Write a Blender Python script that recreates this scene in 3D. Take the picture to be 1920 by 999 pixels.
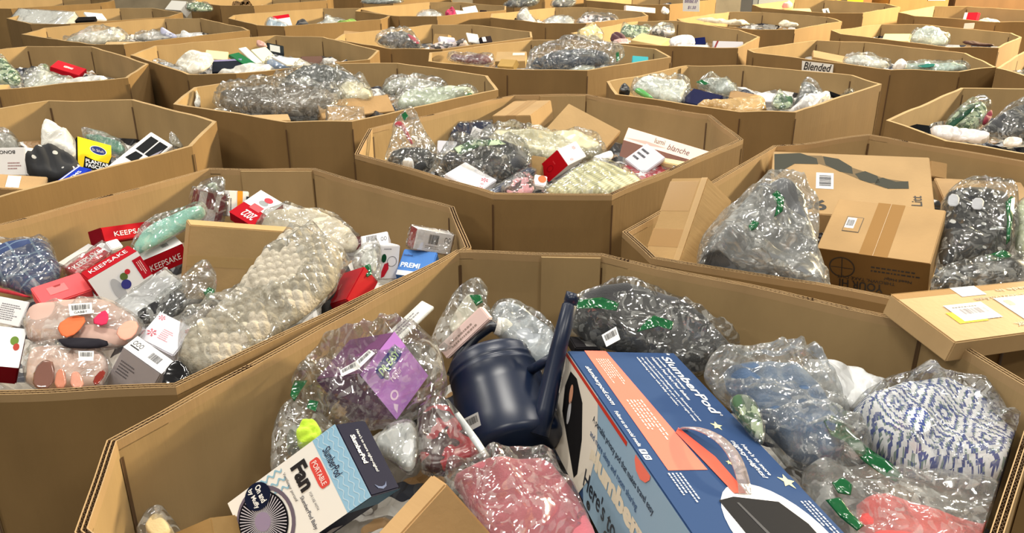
import bpy, bmesh, math, random
import numpy as np
from mathutils import Vector, Matrix, noise
from mathutils.geometry import delaunay_2d_cdt
for _o in list(bpy.data.objects): bpy.data.objects.remove(_o)
SC = bpy.context.scene
COL = SC.collection
random.seed(7)
# ------------------------------------------------------------------ camera, world, lamps, exposure
F, PITCH, CAMH = 1560.0, math.radians(22.5), 1.75
cam = bpy.data.objects.new('camera', bpy.data.cameras.new('camera'))
cam.data.sensor_width = 36; cam.data.lens = F/1920*36; cam.data.clip_end = 100
cam.location = (0, 0, CAMH); cam.rotation_euler = (math.pi/2-PITCH, 0, 0)
COL.objects.link(cam); SC.camera = cam
SC.view_settings.view_transform = 'Standard'; SC.view_settings.look = 'None'
SC.view_settings.gamma = 1; SC.view_settings.use_curve_mapping = False
SC.view_settings.exposure = -0.78
SC.cycles.max_bounces = 8; SC.cycles.transparent_max_bounces = 24
w = bpy.data.worlds.new('warehouse_air'); SC.world = w; w.use_nodes = True
w.node_tree.nodes['Background'].inputs[0].default_value = (1.0, .93, .82, 1)
w.node_tree.nodes['Background'].inputs[1].default_value = .30
def area(name, loc, sx, sy, power, col=(1, .95, .86), target=None):
    l = bpy.data.lights.new(name, 'AREA'); l.shape = 'RECTANGLE'; l.size = sx; l.size_y = sy
    l.energy = power; l.color = col
    o = bpy.data.objects.new(name, l); o.location = loc
    if target:
        d = Vector(target)-Vector(loc); o.rotation_euler = d.to_track_quat('-Z', 'Y').to_euler()
    COL.objects.link(o); return o
for iy, yy in enumerate((-2.2, 1.6, 5.4, 9.2)):
    for ix, xx in enumerate((-4.2, -.6, 3.0)):
        area('ceiling_lamp', (xx+(.5 if iy % 2 else 0), yy, 5.2), 1.3, .10, 190)
area('far_corner_lamp', (8.2, 8.1, 3.2), 1.2, .3, 4000, (1, .80, .48), (3.2, 7.8, .9))
# ------------------------------------------------------------------ pixels to points
CP, SP = math.cos(PITCH), math.sin(PITCH)
CAMP = np.array([0., 0., CAMH])
def ray(px, py):
    u = (px-960)/F; v = (py-499.5)/F
    return np.array([u, CP-v*SP, -SP-v*CP])
def at(px, py, z=None, Y=None):
    d = ray(px, py); t = (z-CAMH)/d[2] if z is not None else Y/d[1]
    return CAMP+d*t
def on_plane(px, py, p, n):
    d = ray(px, py); t = np.dot(np.array(p)-CAMP, n)/np.dot(d, n)
    return CAMP+d*t
# ------------------------------------------------------------------ materials
def lin(c):
    return tuple((x/255/12.92 if x/255 <= .04045 else ((x/255+.055)/1.055)**2.4) for x in c)+(1,)
MC = {}
SPREAD = (.16, .16, .16)
def node(nt, t, **k):
    n = nt.nodes.new(t)
    for a, b in k.items():
        if a in n.inputs.keys(): n.inputs[a].default_value = b
        else: setattr(n, a, b)
    return n
def newmat(key):
    m = bpy.data.materials.new(key); m.use_nodes = True; nt = m.node_tree
    return m, nt, nt.nodes['Principled BSDF']
def add_bump(nt, b, src, strength, dist=.002):
    bp = node(nt, 'ShaderNodeBump'); bp.inputs['Strength'].default_value = strength
    bp.inputs['Distance'].default_value = dist
    nt.links.new(src, bp.inputs['Height']); nt.links.new(bp.outputs[0], b.inputs['Normal'])
def objco(nt): return node(nt, 'ShaderNodeTexCoord').outputs['Object']
def tinted(nt, b, col, sc, amt=.15, stretch=None):
    n = node(nt, 'ShaderNodeTexNoise'); n.inputs['Scale'].default_value = sc; n.inputs['Detail'].default_value = 5
    co = objco(nt)
    if stretch:
        mp = node(nt, 'ShaderNodeMapping'); mp.inputs['Scale'].default_value = stretch
        nt.links.new(co, mp.inputs[0]); co = mp.outputs[0]
    nt.links.new(co, n.inputs['Vector'])
    r = node(nt, 'ShaderNodeValToRGB'); L = lin(col)
    r.color_ramp.elements[0].position = .3; r.color_ramp.elements[1].position = .7
    r.color_ramp.elements[0].color = tuple(x*(1-amt) for x in L[:3])+(1,)
    r.color_ramp.elements[1].color = tuple(min(1, x*(1+amt)) for x in L[:3])+(1,)
    nt.links.new(n.outputs['Fac'], r.inputs[0]); nt.links.new(r.outputs[0], b.inputs['Base Color'])
    return n
def facets(nt, k1, k2, sc=17., stretch=(1, .36, .8), k3=0):
    """crumpled film: every small facet gets its own tilt"""
    co = objco(nt)
    nz = node(nt, 'ShaderNodeTexNoise'); nz.inputs['Scale'].default_value = 7; nz.inputs['Detail'].default_value = 3
    nt.links.new(co, nz.inputs['Vector'])
    ad = node(nt, 'ShaderNodeVectorMath', operation='MULTIPLY_ADD'); ad.inputs[1].default_value = (.22, .22, .22)
    nt.links.new(nz.outputs['Color'], ad.inputs[0]); nt.links.new(co, ad.inputs[2])
    g = node(nt, 'ShaderNodeNewGeometry'); acc = g.outputs['Normal']; first = None
    for s_, k, rz in ((sc, k1, .7), (sc*2.7, k2, -.9))+(((sc*6.5, k3, .2),) if k3 else ()):
        mp = node(nt, 'ShaderNodeMapping'); mp.inputs['Scale'].default_value = stretch; mp.inputs['Rotation'].default_value = (0, 0, rz)
        nt.links.new(ad.outputs[0], mp.inputs[0])
        vo = node(nt, 'ShaderNodeTexVoronoi'); vo.inputs['Scale'].default_value = s_; nt.links.new(mp.outputs[0], vo.inputs['Vector'])
        if first is None: first = vo
        sb_ = node(nt, 'ShaderNodeVectorMath', operation='SUBTRACT'); sb_.inputs[1].default_value = (.5, .5, .5); nt.links.new(vo.outputs['Color'], sb_.inputs[0])
        ma = node(nt, 'ShaderNodeVectorMath', operation='MULTIPLY_ADD'); ma.inputs[1].default_value = (k, k, k)
        nt.links.new(sb_.outputs[0], ma.inputs[0]); nt.links.new(acc, ma.inputs[2]); acc = ma.outputs[0]
    nm = node(nt, 'ShaderNodeVectorMath', operation='NORMALIZE'); nt.links.new(acc, nm.inputs[0])
    return nm.outputs[0], vo
def M(kind, col=(200, 200, 200)):
    if kind == 'card' and col != KRAFT and sum(col) > 380: col = tuple(x*.9 for x in col)
    key = kind+'_%d_%d_%d' % tuple(int(x) for x in col[:3])
    if key in MC: return MC[key]
    m, nt, b = newmat(key)
    if kind == 'card':                      # corrugated kraft board
        n = tinted(nt, b, col, 7, .09, (1, 1, .35)); b.inputs['Roughness'].default_value = .72
        n2 = node(nt, 'ShaderNodeTexNoise'); n2.inputs['Scale'].default_value = 90; n2.inputs['Detail'].default_value = 3
        mp = node(nt, 'ShaderNodeMapping'); mp.inputs['Scale'].default_value = (1, 1, .12)
        nt.links.new(objco(nt), mp.inputs[0]); nt.links.new(mp.outputs[0], n2.inputs['Vector'])
        add_bump(nt, b, n2.outputs['Fac'], .35, .0015)
        b.inputs['Specular IOR Level'].default_value = .25
    elif kind == 'print':                   # coated printed board
        b.inputs['Base Color'].default_value = lin(col); b.inputs['Roughness'].default_value = .5; b.inputs['Specular IOR Level'].default_value = .025
    elif kind == 'gloss':
        b.inputs['Base Color'].default_value = lin(col); b.inputs['Roughness'].default_value = .14
        b.inputs['Coat Weight'].default_value = .5
    elif kind == 'plastic':
        b.inputs['Base Color'].default_value = lin(col); b.inputs['Roughness'].default_value = .33
    elif kind == 'ink':
        b.inputs['Base Color'].default_value = lin(col); b.inputs['Roughness'].default_value = .5
    elif kind == 'cloth':
        n = tinted(nt, b, col, 9, .34); b.inputs['Roughness'].default_value = .9
        n2 = node(nt, 'ShaderNodeTexNoise'); n2.inputs['Scale'].default_value = 260
        nt.links.new(objco(nt), n2.inputs['Vector']); add_bump(nt, b, n2.outputs['Fac'], .5, .002)
        b.inputs['Sheen Weight'].default_value = .2
    elif kind == 'poly':                    # opaque / milky poly mailer with creases
        tinted(nt, b, col, 8, .22); b.inputs['Roughness'].default_value = .24
        nrm, vo = facets(nt, .6, .4, 14.); nt.links.new(nrm, b.inputs['Normal'])
    elif kind in ('film', 'film2', 'haze'):          # clear crinkled film; haze = thicker, milkier film
        nt.nodes.remove(b); out = nt.nodes['Material Output']
        tr = node(nt, 'ShaderNodeBsdfTransparent'); tr.inputs[0].default_value = (.97, .98, .97, 1)
        gl = node(nt, 'ShaderNodeBsdfGlossy'); gl.inputs['Roughness'].default_value = .09
        df = node(nt, 'ShaderNodeBsdfDiffuse'); df.inputs[0].default_value = lin(col)
        nrm, vo = facets(nt, .8, .6, k3=.25)
        for s_ in (gl,): nt.links.new(nrm, s_.inputs['Normal'])
        fr = node(nt, 'ShaderNodeLayerWeight'); fr.inputs['Blend'].default_value = .35; nt.links.new(nrm, fr.inputs['Normal'])
        f2 = node(nt, 'ShaderNodeMath', operation='MULTIPLY_ADD'); f2.inputs[1].default_value = .42; f2.inputs[2].default_value = .11; f2.use_clamp = True
        nt.links.new(fr.outputs['Fresnel'], f2.inputs[0])
        mx1 = node(nt, 'ShaderNodeMixShader')
        base = {'film': .03, 'film2': .11, 'haze': .24}[kind]
        sp = node(nt, 'ShaderNodeSeparateColor'); nt.links.new(vo.outputs['Color'], sp.inputs[0])
        cr = node(nt, 'ShaderNodeMapRange'); cr.inputs['From Min'].default_value = .55; cr.inputs['From Max'].default_value = 1
        cr.inputs['To Min'].default_value = base; cr.inputs['To Max'].default_value = base+.20
        nt.links.new(sp.outputs[0], cr.inputs['Value']); nt.links.new(cr.outputs[0], mx1.inputs[0])
        nt.links.new(tr.outputs[0], mx1.inputs[1]); nt.links.new(df.outputs[0], mx1.inputs[2])
        mx2 = node(nt, 'ShaderNodeMixShader'); nt.links.new(f2.outputs[0], mx2.inputs[0])
        nt.links.new(mx1.outputs[0], mx2.inputs[1]); nt.links.new(gl.outputs[0], mx2.inputs[2])
        nt.links.new(mx2.outputs[0], out.inputs[0])
    elif kind == 'tape':
        b.inputs['Base Color'].default_value = lin(col); b.inputs['Roughness'].default_value = .22
        b.inputs['Alpha'].default_value = .55
    elif kind == 'goods':                   # uncountable packed goods deep in a bin
        v = node(nt, 'ShaderNodeTexVoronoi'); v.inputs['Scale'].default_value = 15
        nz = node(nt, 'ShaderNodeTexNoise'); nz.inputs['Scale'].default_value = 9; nt.links.new(objco(nt), nz.inputs['Vector'])
        ad = node(nt, 'ShaderNodeVectorMath', operation='MULTIPLY_ADD'); ad.inputs[1].default_value = (.12, .12, .12)
        nt.links.new(nz.outputs['Color'], ad.inputs[0]); nt.links.new(objco(nt), ad.inputs[2]); nt.links.new(ad.outputs[0], v.inputs['Vector'])
        r = node(nt, 'ShaderNodeValToRGB'); r.color_ramp.interpolation = 'CONSTANT'
        cols = [(34, 34, 36), (150, 146, 138), (196, 194, 188), (70, 72, 76), (150, 120, 84), (210, 208, 204), (46, 50, 62), (120, 116, 110)]
        r.color_ramp.elements[0].color = lin(cols[0]); r.color_ramp.elements[1].position = 1/8; r.color_ramp.elements[1].color = lin(cols[1])
        for i in range(2, 8):
            e = r.color_ramp.elements.new(i/8); e.color = lin(cols[i])
        sp = node(nt, 'ShaderNodeSeparateColor'); nt.links.new(v.outputs['Color'], sp.inputs[0]); nt.links.new(sp.outputs[0], r.inputs[0])
        nt.links.new(r.outputs[0], b.inputs['Base Color']); b.inputs['Roughness'].default_value = .3
        nrm, vo2 = facets(nt, .7, .5, 16.); nt.links.new(nrm, b.inputs['Normal'])
    elif kind == 'concrete':
        tinted(nt, b, col, 3, .2); b.inputs['Roughness'].default_value = .8
    elif kind == 'knit':                    # chunky nubbed knit colour, grooves darker wool
        tinted(nt, b, col, 40, .12); b.inputs['Roughness'].default_value = .95
        n2 = node(nt, 'ShaderNodeTexNoise'); n2.inputs['Scale'].default_value = 160
        nt.links.new(objco(nt), n2.inputs['Vector']); add_bump(nt, b, n2.outputs['Fac'], .7, .004)
    elif kind in ('jacquard', 'plaid', 'rib', 'stars', 'leafy', 'blotch'):
        b.inputs['Roughness'].default_value = .85
        sx = node(nt, 'ShaderNodeSeparateXYZ'); nt.links.new(objco(nt), sx.inputs[0])
        def mth(op, a, b_=None, c_=None):
            n = node(nt, 'ShaderNodeMath', operation=op)
            for i, q in enumerate((a, b_, c_)):
                if q is None: continue
                if isinstance(q, (int, float)): n.inputs[i].default_value = q
                else: nt.links.new(q, n.inputs[i])
            return n.outputs[0]
        X, Y = sx.outputs[0], sx.outputs[1]
        r = node(nt, 'ShaderNodeValToRGB'); r.color_ramp.interpolation = 'CONSTANT'
        if kind == 'jacquard':
            nz = node(nt, 'ShaderNodeTexNoise'); nz.inputs['Scale'].default_value = 5; nt.links.new(objco(nt), nz.inputs['Vector'])
            wv = mth('MULTIPLY', nz.outputs['Fac'], .10)
            a = mth('SNAP', mth('ADD', X, wv), .0036); c = mth('SNAP', mth('ADD', Y, wv), .0052)
            fa = mth('ABSOLUTE', mth('SUBTRACT', mth('FRACT', mth('MULTIPLY', a, 11.5)), .5))
            fc = mth('ABSOLUTE', mth('SUBTRACT', mth('FRACT', mth('MULTIPLY', c, 8.0)), .5))
            dd = mth('ADD', fa, fc)
            ring = mth('FRACT', mth('ADD', mth('MULTIPLY', dd, 5.2), mth('MULTIPLY', mth('FRACT', mth('MULTIPLY', mth('ADD', mth('SNAP', X, .0072), mth('SNAP', Y, .0104)), 69)), .35)))
            nt.links.new(ring, r.inputs[0])
            r.color_ramp.elements[0].color = lin((222, 222, 226)); r.color_ramp.elements[1].position = .52; r.color_ramp.elements[1].color = lin((62, 78, 140))
            e = r.color_ramp.elements.new(.86); e.color = lin((120, 138, 134))
        elif kind == 'plaid':
            ln = mth('MAXIMUM', mth('GREATER_THAN', mth('FRACT', mth('MULTIPLY', mth('ADD', X, Y), 14)), .9), mth('GREATER_THAN', mth('FRACT', mth('MULTIPLY', mth('SUBTRACT', X, Y), 14)), .9))
            nt.links.new(ln, r.inputs[0]); r.color_ramp.elements[0].color = lin((38, 56, 98)); r.color_ramp.elements[1].position = .5; r.color_ramp.elements[1].color = lin((96, 116, 140))
        elif kind == 'rib':
            s = mth('SINE', mth('ADD', mth('MULTIPLY', X, 190), mth('MULTIPLY', Y, 120)))
            s2 = mth('SINE', mth('SUBTRACT', mth('MULTIPLY', X, 420), mth('MULTIPLY', Y, 500)))
            t = mth('MULTIPLY_ADD', mth('ADD', s, mth('MULTIPLY', s2, .6)), .3, .5)
            r.color_ramp.interpolation = 'LINEAR'
            nt.links.new(t, r.inputs[0]); r.color_ramp.elements[0].color = lin(tuple(x*.72 for x in col)); r.color_ramp.elements[1].color = lin(col)
            add_bump(nt, b, t, .8, .006)
        elif kind == 'stars':
            v = node(nt, 'ShaderNodeTexVoronoi'); v.inputs['Scale'].default_value = 24; v.inputs['Randomness'].default_value = .35; nt.links.new(objco(nt), v.inputs['Vector'])
            nt.links.new(v.outputs['Distance'], r.inputs[0]); r.color_ramp.elements[0].color = lin((176, 176, 172)); r.color_ramp.elements[1].position = .20; r.color_ramp.elements[1].color = lin((30, 31, 34))
        elif kind == 'leafy':
            nz = node(nt, 'ShaderNodeTexNoise'); nz.inputs['Scale'].default_value = 34; nt.links.new(objco(nt), nz.inputs['Vector'])
            nt.links.new(nz.outputs['Fac'], r.inputs[0]); r.color_ramp.elements[0].color = lin((60, 92, 62)); r.color_ramp.elements[1].position = .5; r.color_ramp.elements[1].color = lin((176, 192, 160))
        else:
            nz = node(nt, 'ShaderNodeTexNoise'); nz.inputs['Scale'].default_value = 20; nt.links.new(objco(nt), nz.inputs['Vector'])
            nt.links.new(nz.outputs['Fac'], r.inputs[0]); r.color_ramp.elements[0].color = lin(tuple(x*.35 for x in col)); r.color_ramp.elements[1].position = .5; r.color_ramp.elements[1].color = lin(col)
            b.inputs['Roughness'].default_value = .3
        nt.links.new(r.outputs[0], b.inputs['Base Color'])
    MC[key] = m
    return m
KRAFT = (160, 134, 93); KRAFT2 = (190, 154, 106); NAVY = (30, 48, 78); GREEN = (20, 84, 46)
# ------------------------------------------------------------------ objects
def link(name, me, mat, parent=None, loc=None):
    o = bpy.data.objects.new(name, me); COL.objects.link(o)
    if mat is not None and not me.materials: me.materials.append(mat)
    if loc is not None: o.location = loc
    if parent is not None: o.parent = parent
    return o
def tag(o, label, cat, group=None):
    o['label'] = label; o['category'] = cat
    if group: o['group'] = group
    return o
def empty(name, loc, label, cat, group=None, rot=None):
    o = bpy.data.objects.new(name, None); COL.objects.link(o); o.location = loc; o.empty_display_size = .05
    if rot is not None: o.rotation_mode = 'QUATERNION'; o.rotation_quaternion = rot
    return tag(o, label, cat, group)
def clamp_in(V):
    """keep the points of a soft thing inside the walls of the bin it lies in"""
    V = np.array(V); c = V[:, :2].mean(0); best = None
    for key, (z, P) in BINS.items():
        Q = np.array(inset(P, .028)); E = np.roll(Q, -1, 0)-Q; E = E/np.linalg.norm(E, axis=1)[:, None]; N = np.column_stack([E[:, 1], -E[:, 0]])
        d = ((c-Q)*N).sum(1).min()
        if best is None or d > best[0]: best = (d, Q, N)
    d0, Q, N = best
    if d0 < -.12: return V
    for _ in range(3):
        for q, n in zip(Q, N):
            d = (V[:, :2]-q)@n; m = d < 0
            V[m, :2] -= n*d[m][:, None]*.97
    return V
def mesh(name, V, Fc, smooth=False):
    me = bpy.data.meshes.new(name); me.from_pydata([tuple(map(float, v)) for v in V], [], Fc); me.update()
    if smooth: me.polygons.foreach_set('use_smooth', [True]*len(me.polygons))
    return me
def bm_mesh(name, bm, smooth=False):
    bmesh.ops.recalc_face_normals(bm, faces=bm.faces)
    me = bpy.data.meshes.new(name); bm.to_mesh(me); bm.free()
    if smooth: me.polygons.foreach_set('use_smooth', [True]*len(me.polygons))
    return me
# ---- 2D shapes -> (verts2d, faces)
_TXT = {}
def text2d(s, bold=.0, shear=0):
    k = (s, bold, shear)
    if k not in _TXT:
        cu = bpy.data.curves.new('t', 'FONT'); cu.body = s; cu.offset = bold; cu.shear = shear; cu.resolution_u = 3; cu.fill_mode = 'FRONT' if hasattr(cu, 'fill_mode') else 'BOTH'
        ob = bpy.data.objects.new('t', cu); COL.objects.link(ob)
        dg = bpy.context.evaluated_depsgraph_get()
        me = bpy.data.meshes.new_from_object(ob.evaluated_get(dg))
        V = np.array([v.co[:2] for v in me.vertices]); Fc = [tuple(p.vertices) for p in me.polygons]
        bpy.data.objects.remove(ob); bpy.data.curves.remove(cu); bpy.data.meshes.remove(me)
        if len(V):
            V = V-V.min(0); V = V/np.maximum(V.max(0), 1e-6)
        _TXT[k] = (V, Fc)
    return _TXT[k]
def rot01(V, r):
    V = np.asarray(V, float)
    r %= 360
    if r == 90: return np.column_stack([1-V[:, 1], V[:, 0]])
    if r == 180: return 1-V
    if r == 270: return np.column_stack([V[:, 1], 1-V[:, 0]])
    return V
def shape(kind, arg=None):
    if kind == 'R': return np.array([(0, 0), (1, 0), (1, 1), (0, 1)], float), [(0, 1, 2, 3)]
    if kind == 'E':
        a = np.linspace(0, 2*np.pi, 33)[:-1]; return np.column_stack([.5+.5*np.cos(a), .5+.5*np.sin(a)]), [tuple(range(32))]
    if kind == 'RR':
        P = []; q = arg or .18
        for cx, cy, a0 in ((1-q, 1-q, 0), (q, 1-q, 90), (q, q, 180), (1-q, q, 270)):
            for k in range(5):
                a = math.radians(a0+k*22.5); P.append((cx+q*math.cos(a), cy+q*math.sin(a)))
        return np.array(P), [tuple(range(len(P)))]
    if kind == 'P': return np.array(arg, float), [tuple(range(len(arg)))]
    if kind == 'T': return text2d(arg[0], arg[1] if len(arg) > 1 else 0, arg[2] if len(arg) > 2 else 0)
    if kind == 'STAR':
        P = [(.5+(.5 if k % 2 == 0 else .21)*math.sin(k*math.pi/5), .5+(.5 if k % 2 == 0 else .21)*math.cos(k*math.pi/5)) for k in range(10)]
        return np.array(P), [(0, 1, 9), (2, 3, 1), (4, 5, 3), (6, 7, 5), (8, 9, 7), (1, 3, 5, 7, 9)]
    if kind == 'BAR':
        rnd = random.Random(arg or 1); V = []; Fc = []; x = 0
        while x < 1:
            w_ = rnd.choice((.012, .02, .034)); n = len(V); V += [(x, 0), (min(1, x+w_), 0), (min(1, x+w_), 1), (x, 1)]; Fc.append((n, n+1, n+2, n+3)); x += w_+rnd.choice((.014, .024, .03))
        return np.array(V), Fc
    if kind == 'LINES':          # rows of illegible small print
        rnd = random.Random(5); V = []; Fc = []; nrow = arg or 4
        for i in range(nrow):
            y = 1-(i+.7)/nrow; L = rnd.uniform(.6, 1); x = 0
            while x < L:
                w_ = rnd.uniform(.03, .09); n = len(V); h = .42/nrow
                V += [(x, y), (min(L, x+w_), y), (min(L, x+w_), y+h), (x, y+h)]; Fc.append((n, n+1, n+2, n+3)); x += w_+.025
        return np.array(V), Fc
    if kind == 'RING':
        a = np.linspace(0, 2*np.pi, 33)[:-1]; q = arg or .35
        V = np.concatenate([np.column_stack([.5+r*np.cos(a), .5+r*np.sin(a)]) for r in (.5, q)])
        return V, [(i, (i+1) % 32, 32+(i+1) % 32, 32+i) for i in range(32)]
    if kind == 'WAVE':           # arg = (n lines, amplitude, periods, width)
        n, am, per, wd = arg; V = []; Fc = []
        for i in range(n):
            y = (i+.5)/n; b0 = len(V)
            for k in range(41):
                x = k/40; yy = y+am*math.sin(2*math.pi*per*x); V += [(x, yy-wd), (x, yy+wd)]
            Fc += [(b0+2*k, b0+2*k+2, b0+2*k+3, b0+2*k+1) for k in range(40)]
        return np.clip(np.array(V), 0, 1), Fc
    if kind == 'FLAKE':
        V = []; Fc = []
        for k in range(6):
            a = k*math.pi/3; c, s = math.cos(a), math.sin(a)
            for (x0, x1, w_) in ((.08, .5, .035),):
                n = len(V)
                for x, y in ((x0, -w_), (x1, -w_), (x1, w_), (x0, w_)): V.append((.5+x*c-y*s, .5+x*s+y*c))
                Fc.append((n, n+1, n+2, n+3))
            for sg in (-1, 1):
                n = len(V); b_ = a+sg*.9; cb, sb = math.cos(b_), math.sin(b_)
                for x, y in ((0, -.025), (.16, -.025), (.16, .025), (0, .025)): V.append((.5+.28*c+x*cb-y*sb, .5+.28*s+x*sb+y*cb))
                Fc.append((n, n+1, n+2, n+3))
        return np.array(V), Fc
    if kind == 'SPOKES':
        V = []; Fc = []; n = arg or 44
        for k in range(n):
            a = 2*math.pi*k/n; c, s = math.cos(a), math.sin(a); i = len(V)
            for x, y in ((.13, -.005), (.47, -.009), (.47, .009), (.13, .005)): V.append((.5+x*c-y*s, .5+x*s+y*c))
            Fc.append((i, i+1, i+2, i+3))
        return np.array(V), Fc
# ------------------------------------------------------------------ box pose from its seen corners
SG = np.array([(-1, -1, 1), (1, -1, 1), (1, 1, 1), (-1, 1, 1), (-1, -1, -1), (1, -1, -1), (1, 1, -1), (-1, 1, -1)], float)/2
def rodr(r):
    th = np.linalg.norm(r)
    if th < 1e-9: return np.eye(3)
    k = r/th; K = np.array([[0, -k[2], k[1]], [k[2], 0, -k[0]], [-k[1], k[0], 0]])
    return np.eye(3)+math.sin(th)*K+(1-math.cos(th))*K@K
def fit_box(top, low, dims, z):
    obs = [(i, p) for i, p in enumerate(top) if p]+[(i, p) for i, p in low.items()]
    idx = [i for i, _ in obs]; uv = np.array([p[:2] for _, p in obs], float); wt = np.array([p[2] if len(p) > 2 else 1. for _, p in obs])
    dims = np.array(dims, float)
    best = None
    tp = [p[:2] for p in top]
    for nrm in ((0, 0, 1), (0, -.6, .8), (0, -.95, .3), (.6, -.3, .75), (-.6, -.3, .75), (.5, -.8, .3), (-.5, -.8, .3)):
        n = np.array(nrm, float); n /= np.linalg.norm(n)
        c0 = at(sum(p[0] for p in tp)/4, sum(p[1] for p in tp)/4, z=z)
        Q = [on_plane(p[0], p[1], c0, n) for p in tp]
        x = (Q[1]-Q[0]+Q[2]-Q[3]); x /= np.linalg.norm(x); y = np.cross(n, x); R0 = np.column_stack([x, y, n])
        q = np.r_[c0-n*dims[2]/2, np.zeros(3), np.zeros(3)]
        def res(q):
            R = R0@rodr(q[3:6]); D = dims*np.exp(q[6:9])
            Pw = q[:3]+(SG*D)@R.T
            d = Pw[idx]-CAMP; dep = d[:, 1]*CP-d[:, 2]*SP; up = d[:, 1]*SP+d[:, 2]*CP
            e = np.column_stack([960+F*d[:, 0]/dep, 499.5-F*up/dep])-uv
            ctop = q[:3]+R[:, 2]*D[2]/2
            return np.r_[(e*wt[:, None]).ravel()/2.0, (ctop[2]-z)/.02, q[6:9]/.12, q[3:6]*.6, max(0., .12-R[2, 2])*60]
        lam = 1e-2; r = res(q); c = r@r
        for it in range(30):
            J = np.empty((len(r), 9))
            for k in range(9):
                d = np.zeros(9); d[k] = 1e-6; J[:, k] = (res(q+d)-r)/1e-6
            A = J.T@J; st = np.linalg.solve(A+lam*np.diag(np.diag(A)+1e-9), J.T@r); rn = res(q-st); cn = rn@rn
            if cn < c:
                done = c-cn < 1e-4; q = q-st; r = rn; c = cn; lam = max(lam/4, 1e-9)
                if done: break
            else: lam *= 6
            if lam > 1e8: break
        if best is None or c < best[0]-1e-6: best = (c, q[:3].copy(), R0@rodr(q[3:6]), dims*np.exp(q[6:9]))
    return best
def box_bm(D, bev=.0025):
    bm = bmesh.new(); bmesh.ops.create_cube(bm, size=1)
    for v in bm.verts: v.co = Vector((v.co.x*D[0], v.co.y*D[1], v.co.z*D[2]))
    bmesh.ops.bevel(bm, geom=bm.edges[:], offset=min(bev, min(D)*.2), segments=2, affect='EDGES')
    return bm
FACES = {'top': ((-1, -1, 1), (1, 0, 0), (0, 1, 0)), '01': ((-1, -1, -1), (1, 0, 0), (0, 0, 1)), '12': ((1, -1, -1), (0, 1, 0), (0, 0, 1)),
         '23': ((1, 1, -1), (-1, 0, 0), (0, 0, 1)), '30': ((-1, 1, -1), (0, -1, 0), (0, 0, 1))}
def face_pts(D, face, V, off):
    o, ax, ay = [np.array(a, float) for a in FACES[face]]; D = np.array(D)
    n = np.cross(ax, ay)
    return (o*D/2)+np.outer(V[:, 0], ax*D)+np.outer(V[:, 1], ay*D)+n*off
def add_decals(root, D, decals, fit=None):
    """decal = (part name, (mat kind, colour), face, kind, (u0,v0,u1,v1), rot, arg, lift)"""
    groups = {}
    for k, d in enumerate(decals):
        if d[3] == 'PX':
            cen, R = fit; n_ = R[:, 2]; p_ = cen+n_*D[2]/2
            V = np.array([((on_plane(x, y, p_, n_)-p_)@R[:, 0]/D[0]+.5, (on_plane(x, y, p_, n_)-p_)@R[:, 1]/D[1]+.5) for x, y in d[4]])
            V = np.clip(V, .002, .998); P = face_pts(D, 'top', V, .0004*(d[5] if len(d) > 5 else 1)+.0004); groups[(d[0], d[1], k)] = (P.tolist(), [tuple(range(len(V)))]); continue
        nm, mt, face, kind, rc = d[:5]; rot = d[5] if len(d) > 5 else 0; arg = d[6] if len(d) > 6 else None; lift = d[7] if len(d) > 7 else 1
        V, Fc = shape(kind, arg); V = rot01(V, rot)
        V = np.column_stack([rc[0]+V[:, 0]*(rc[2]-rc[0]), rc[1]+V[:, 1]*(rc[3]-rc[1])])
        P = face_pts(D, face, V, .0004*lift+.0004)
        g = groups.setdefault((nm, mt, k), ([], [])); n = len(g[0])
        g[0].extend(P.tolist()); g[1].extend([tuple(i+n for i in f) for f in Fc])
    for (nm, mt, _k), (V, Fc) in groups.items():
        link(nm, mesh(nm, V, Fc), M(*mt), root)
def tape_decal(D, along='x', w_=.05, drop=.03):
    """packing tape over the middle of the top face and down the ends"""
    bm = bmesh.new(); a = .0012
    h = w_/2; L = D[0]/2 if along == 'x' else D[1]/2; z = D[2]/2
    pts = [(-L-a, z-drop), (-L-a, z+a), (L+a, z+a), (L+a, z-drop)]
    vs = []
    for (p, zz) in pts:
        vs.append([bm.verts.new((p, s*h, zz) if along == 'x' else (s*h, p, zz)) for s in (-1, 1)])
    for i in range(3): bm.faces.new((vs[i][0], vs[i+1][0], vs[i+1][1], vs[i][1]))
    return bm_mesh('tape', bm)
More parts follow.
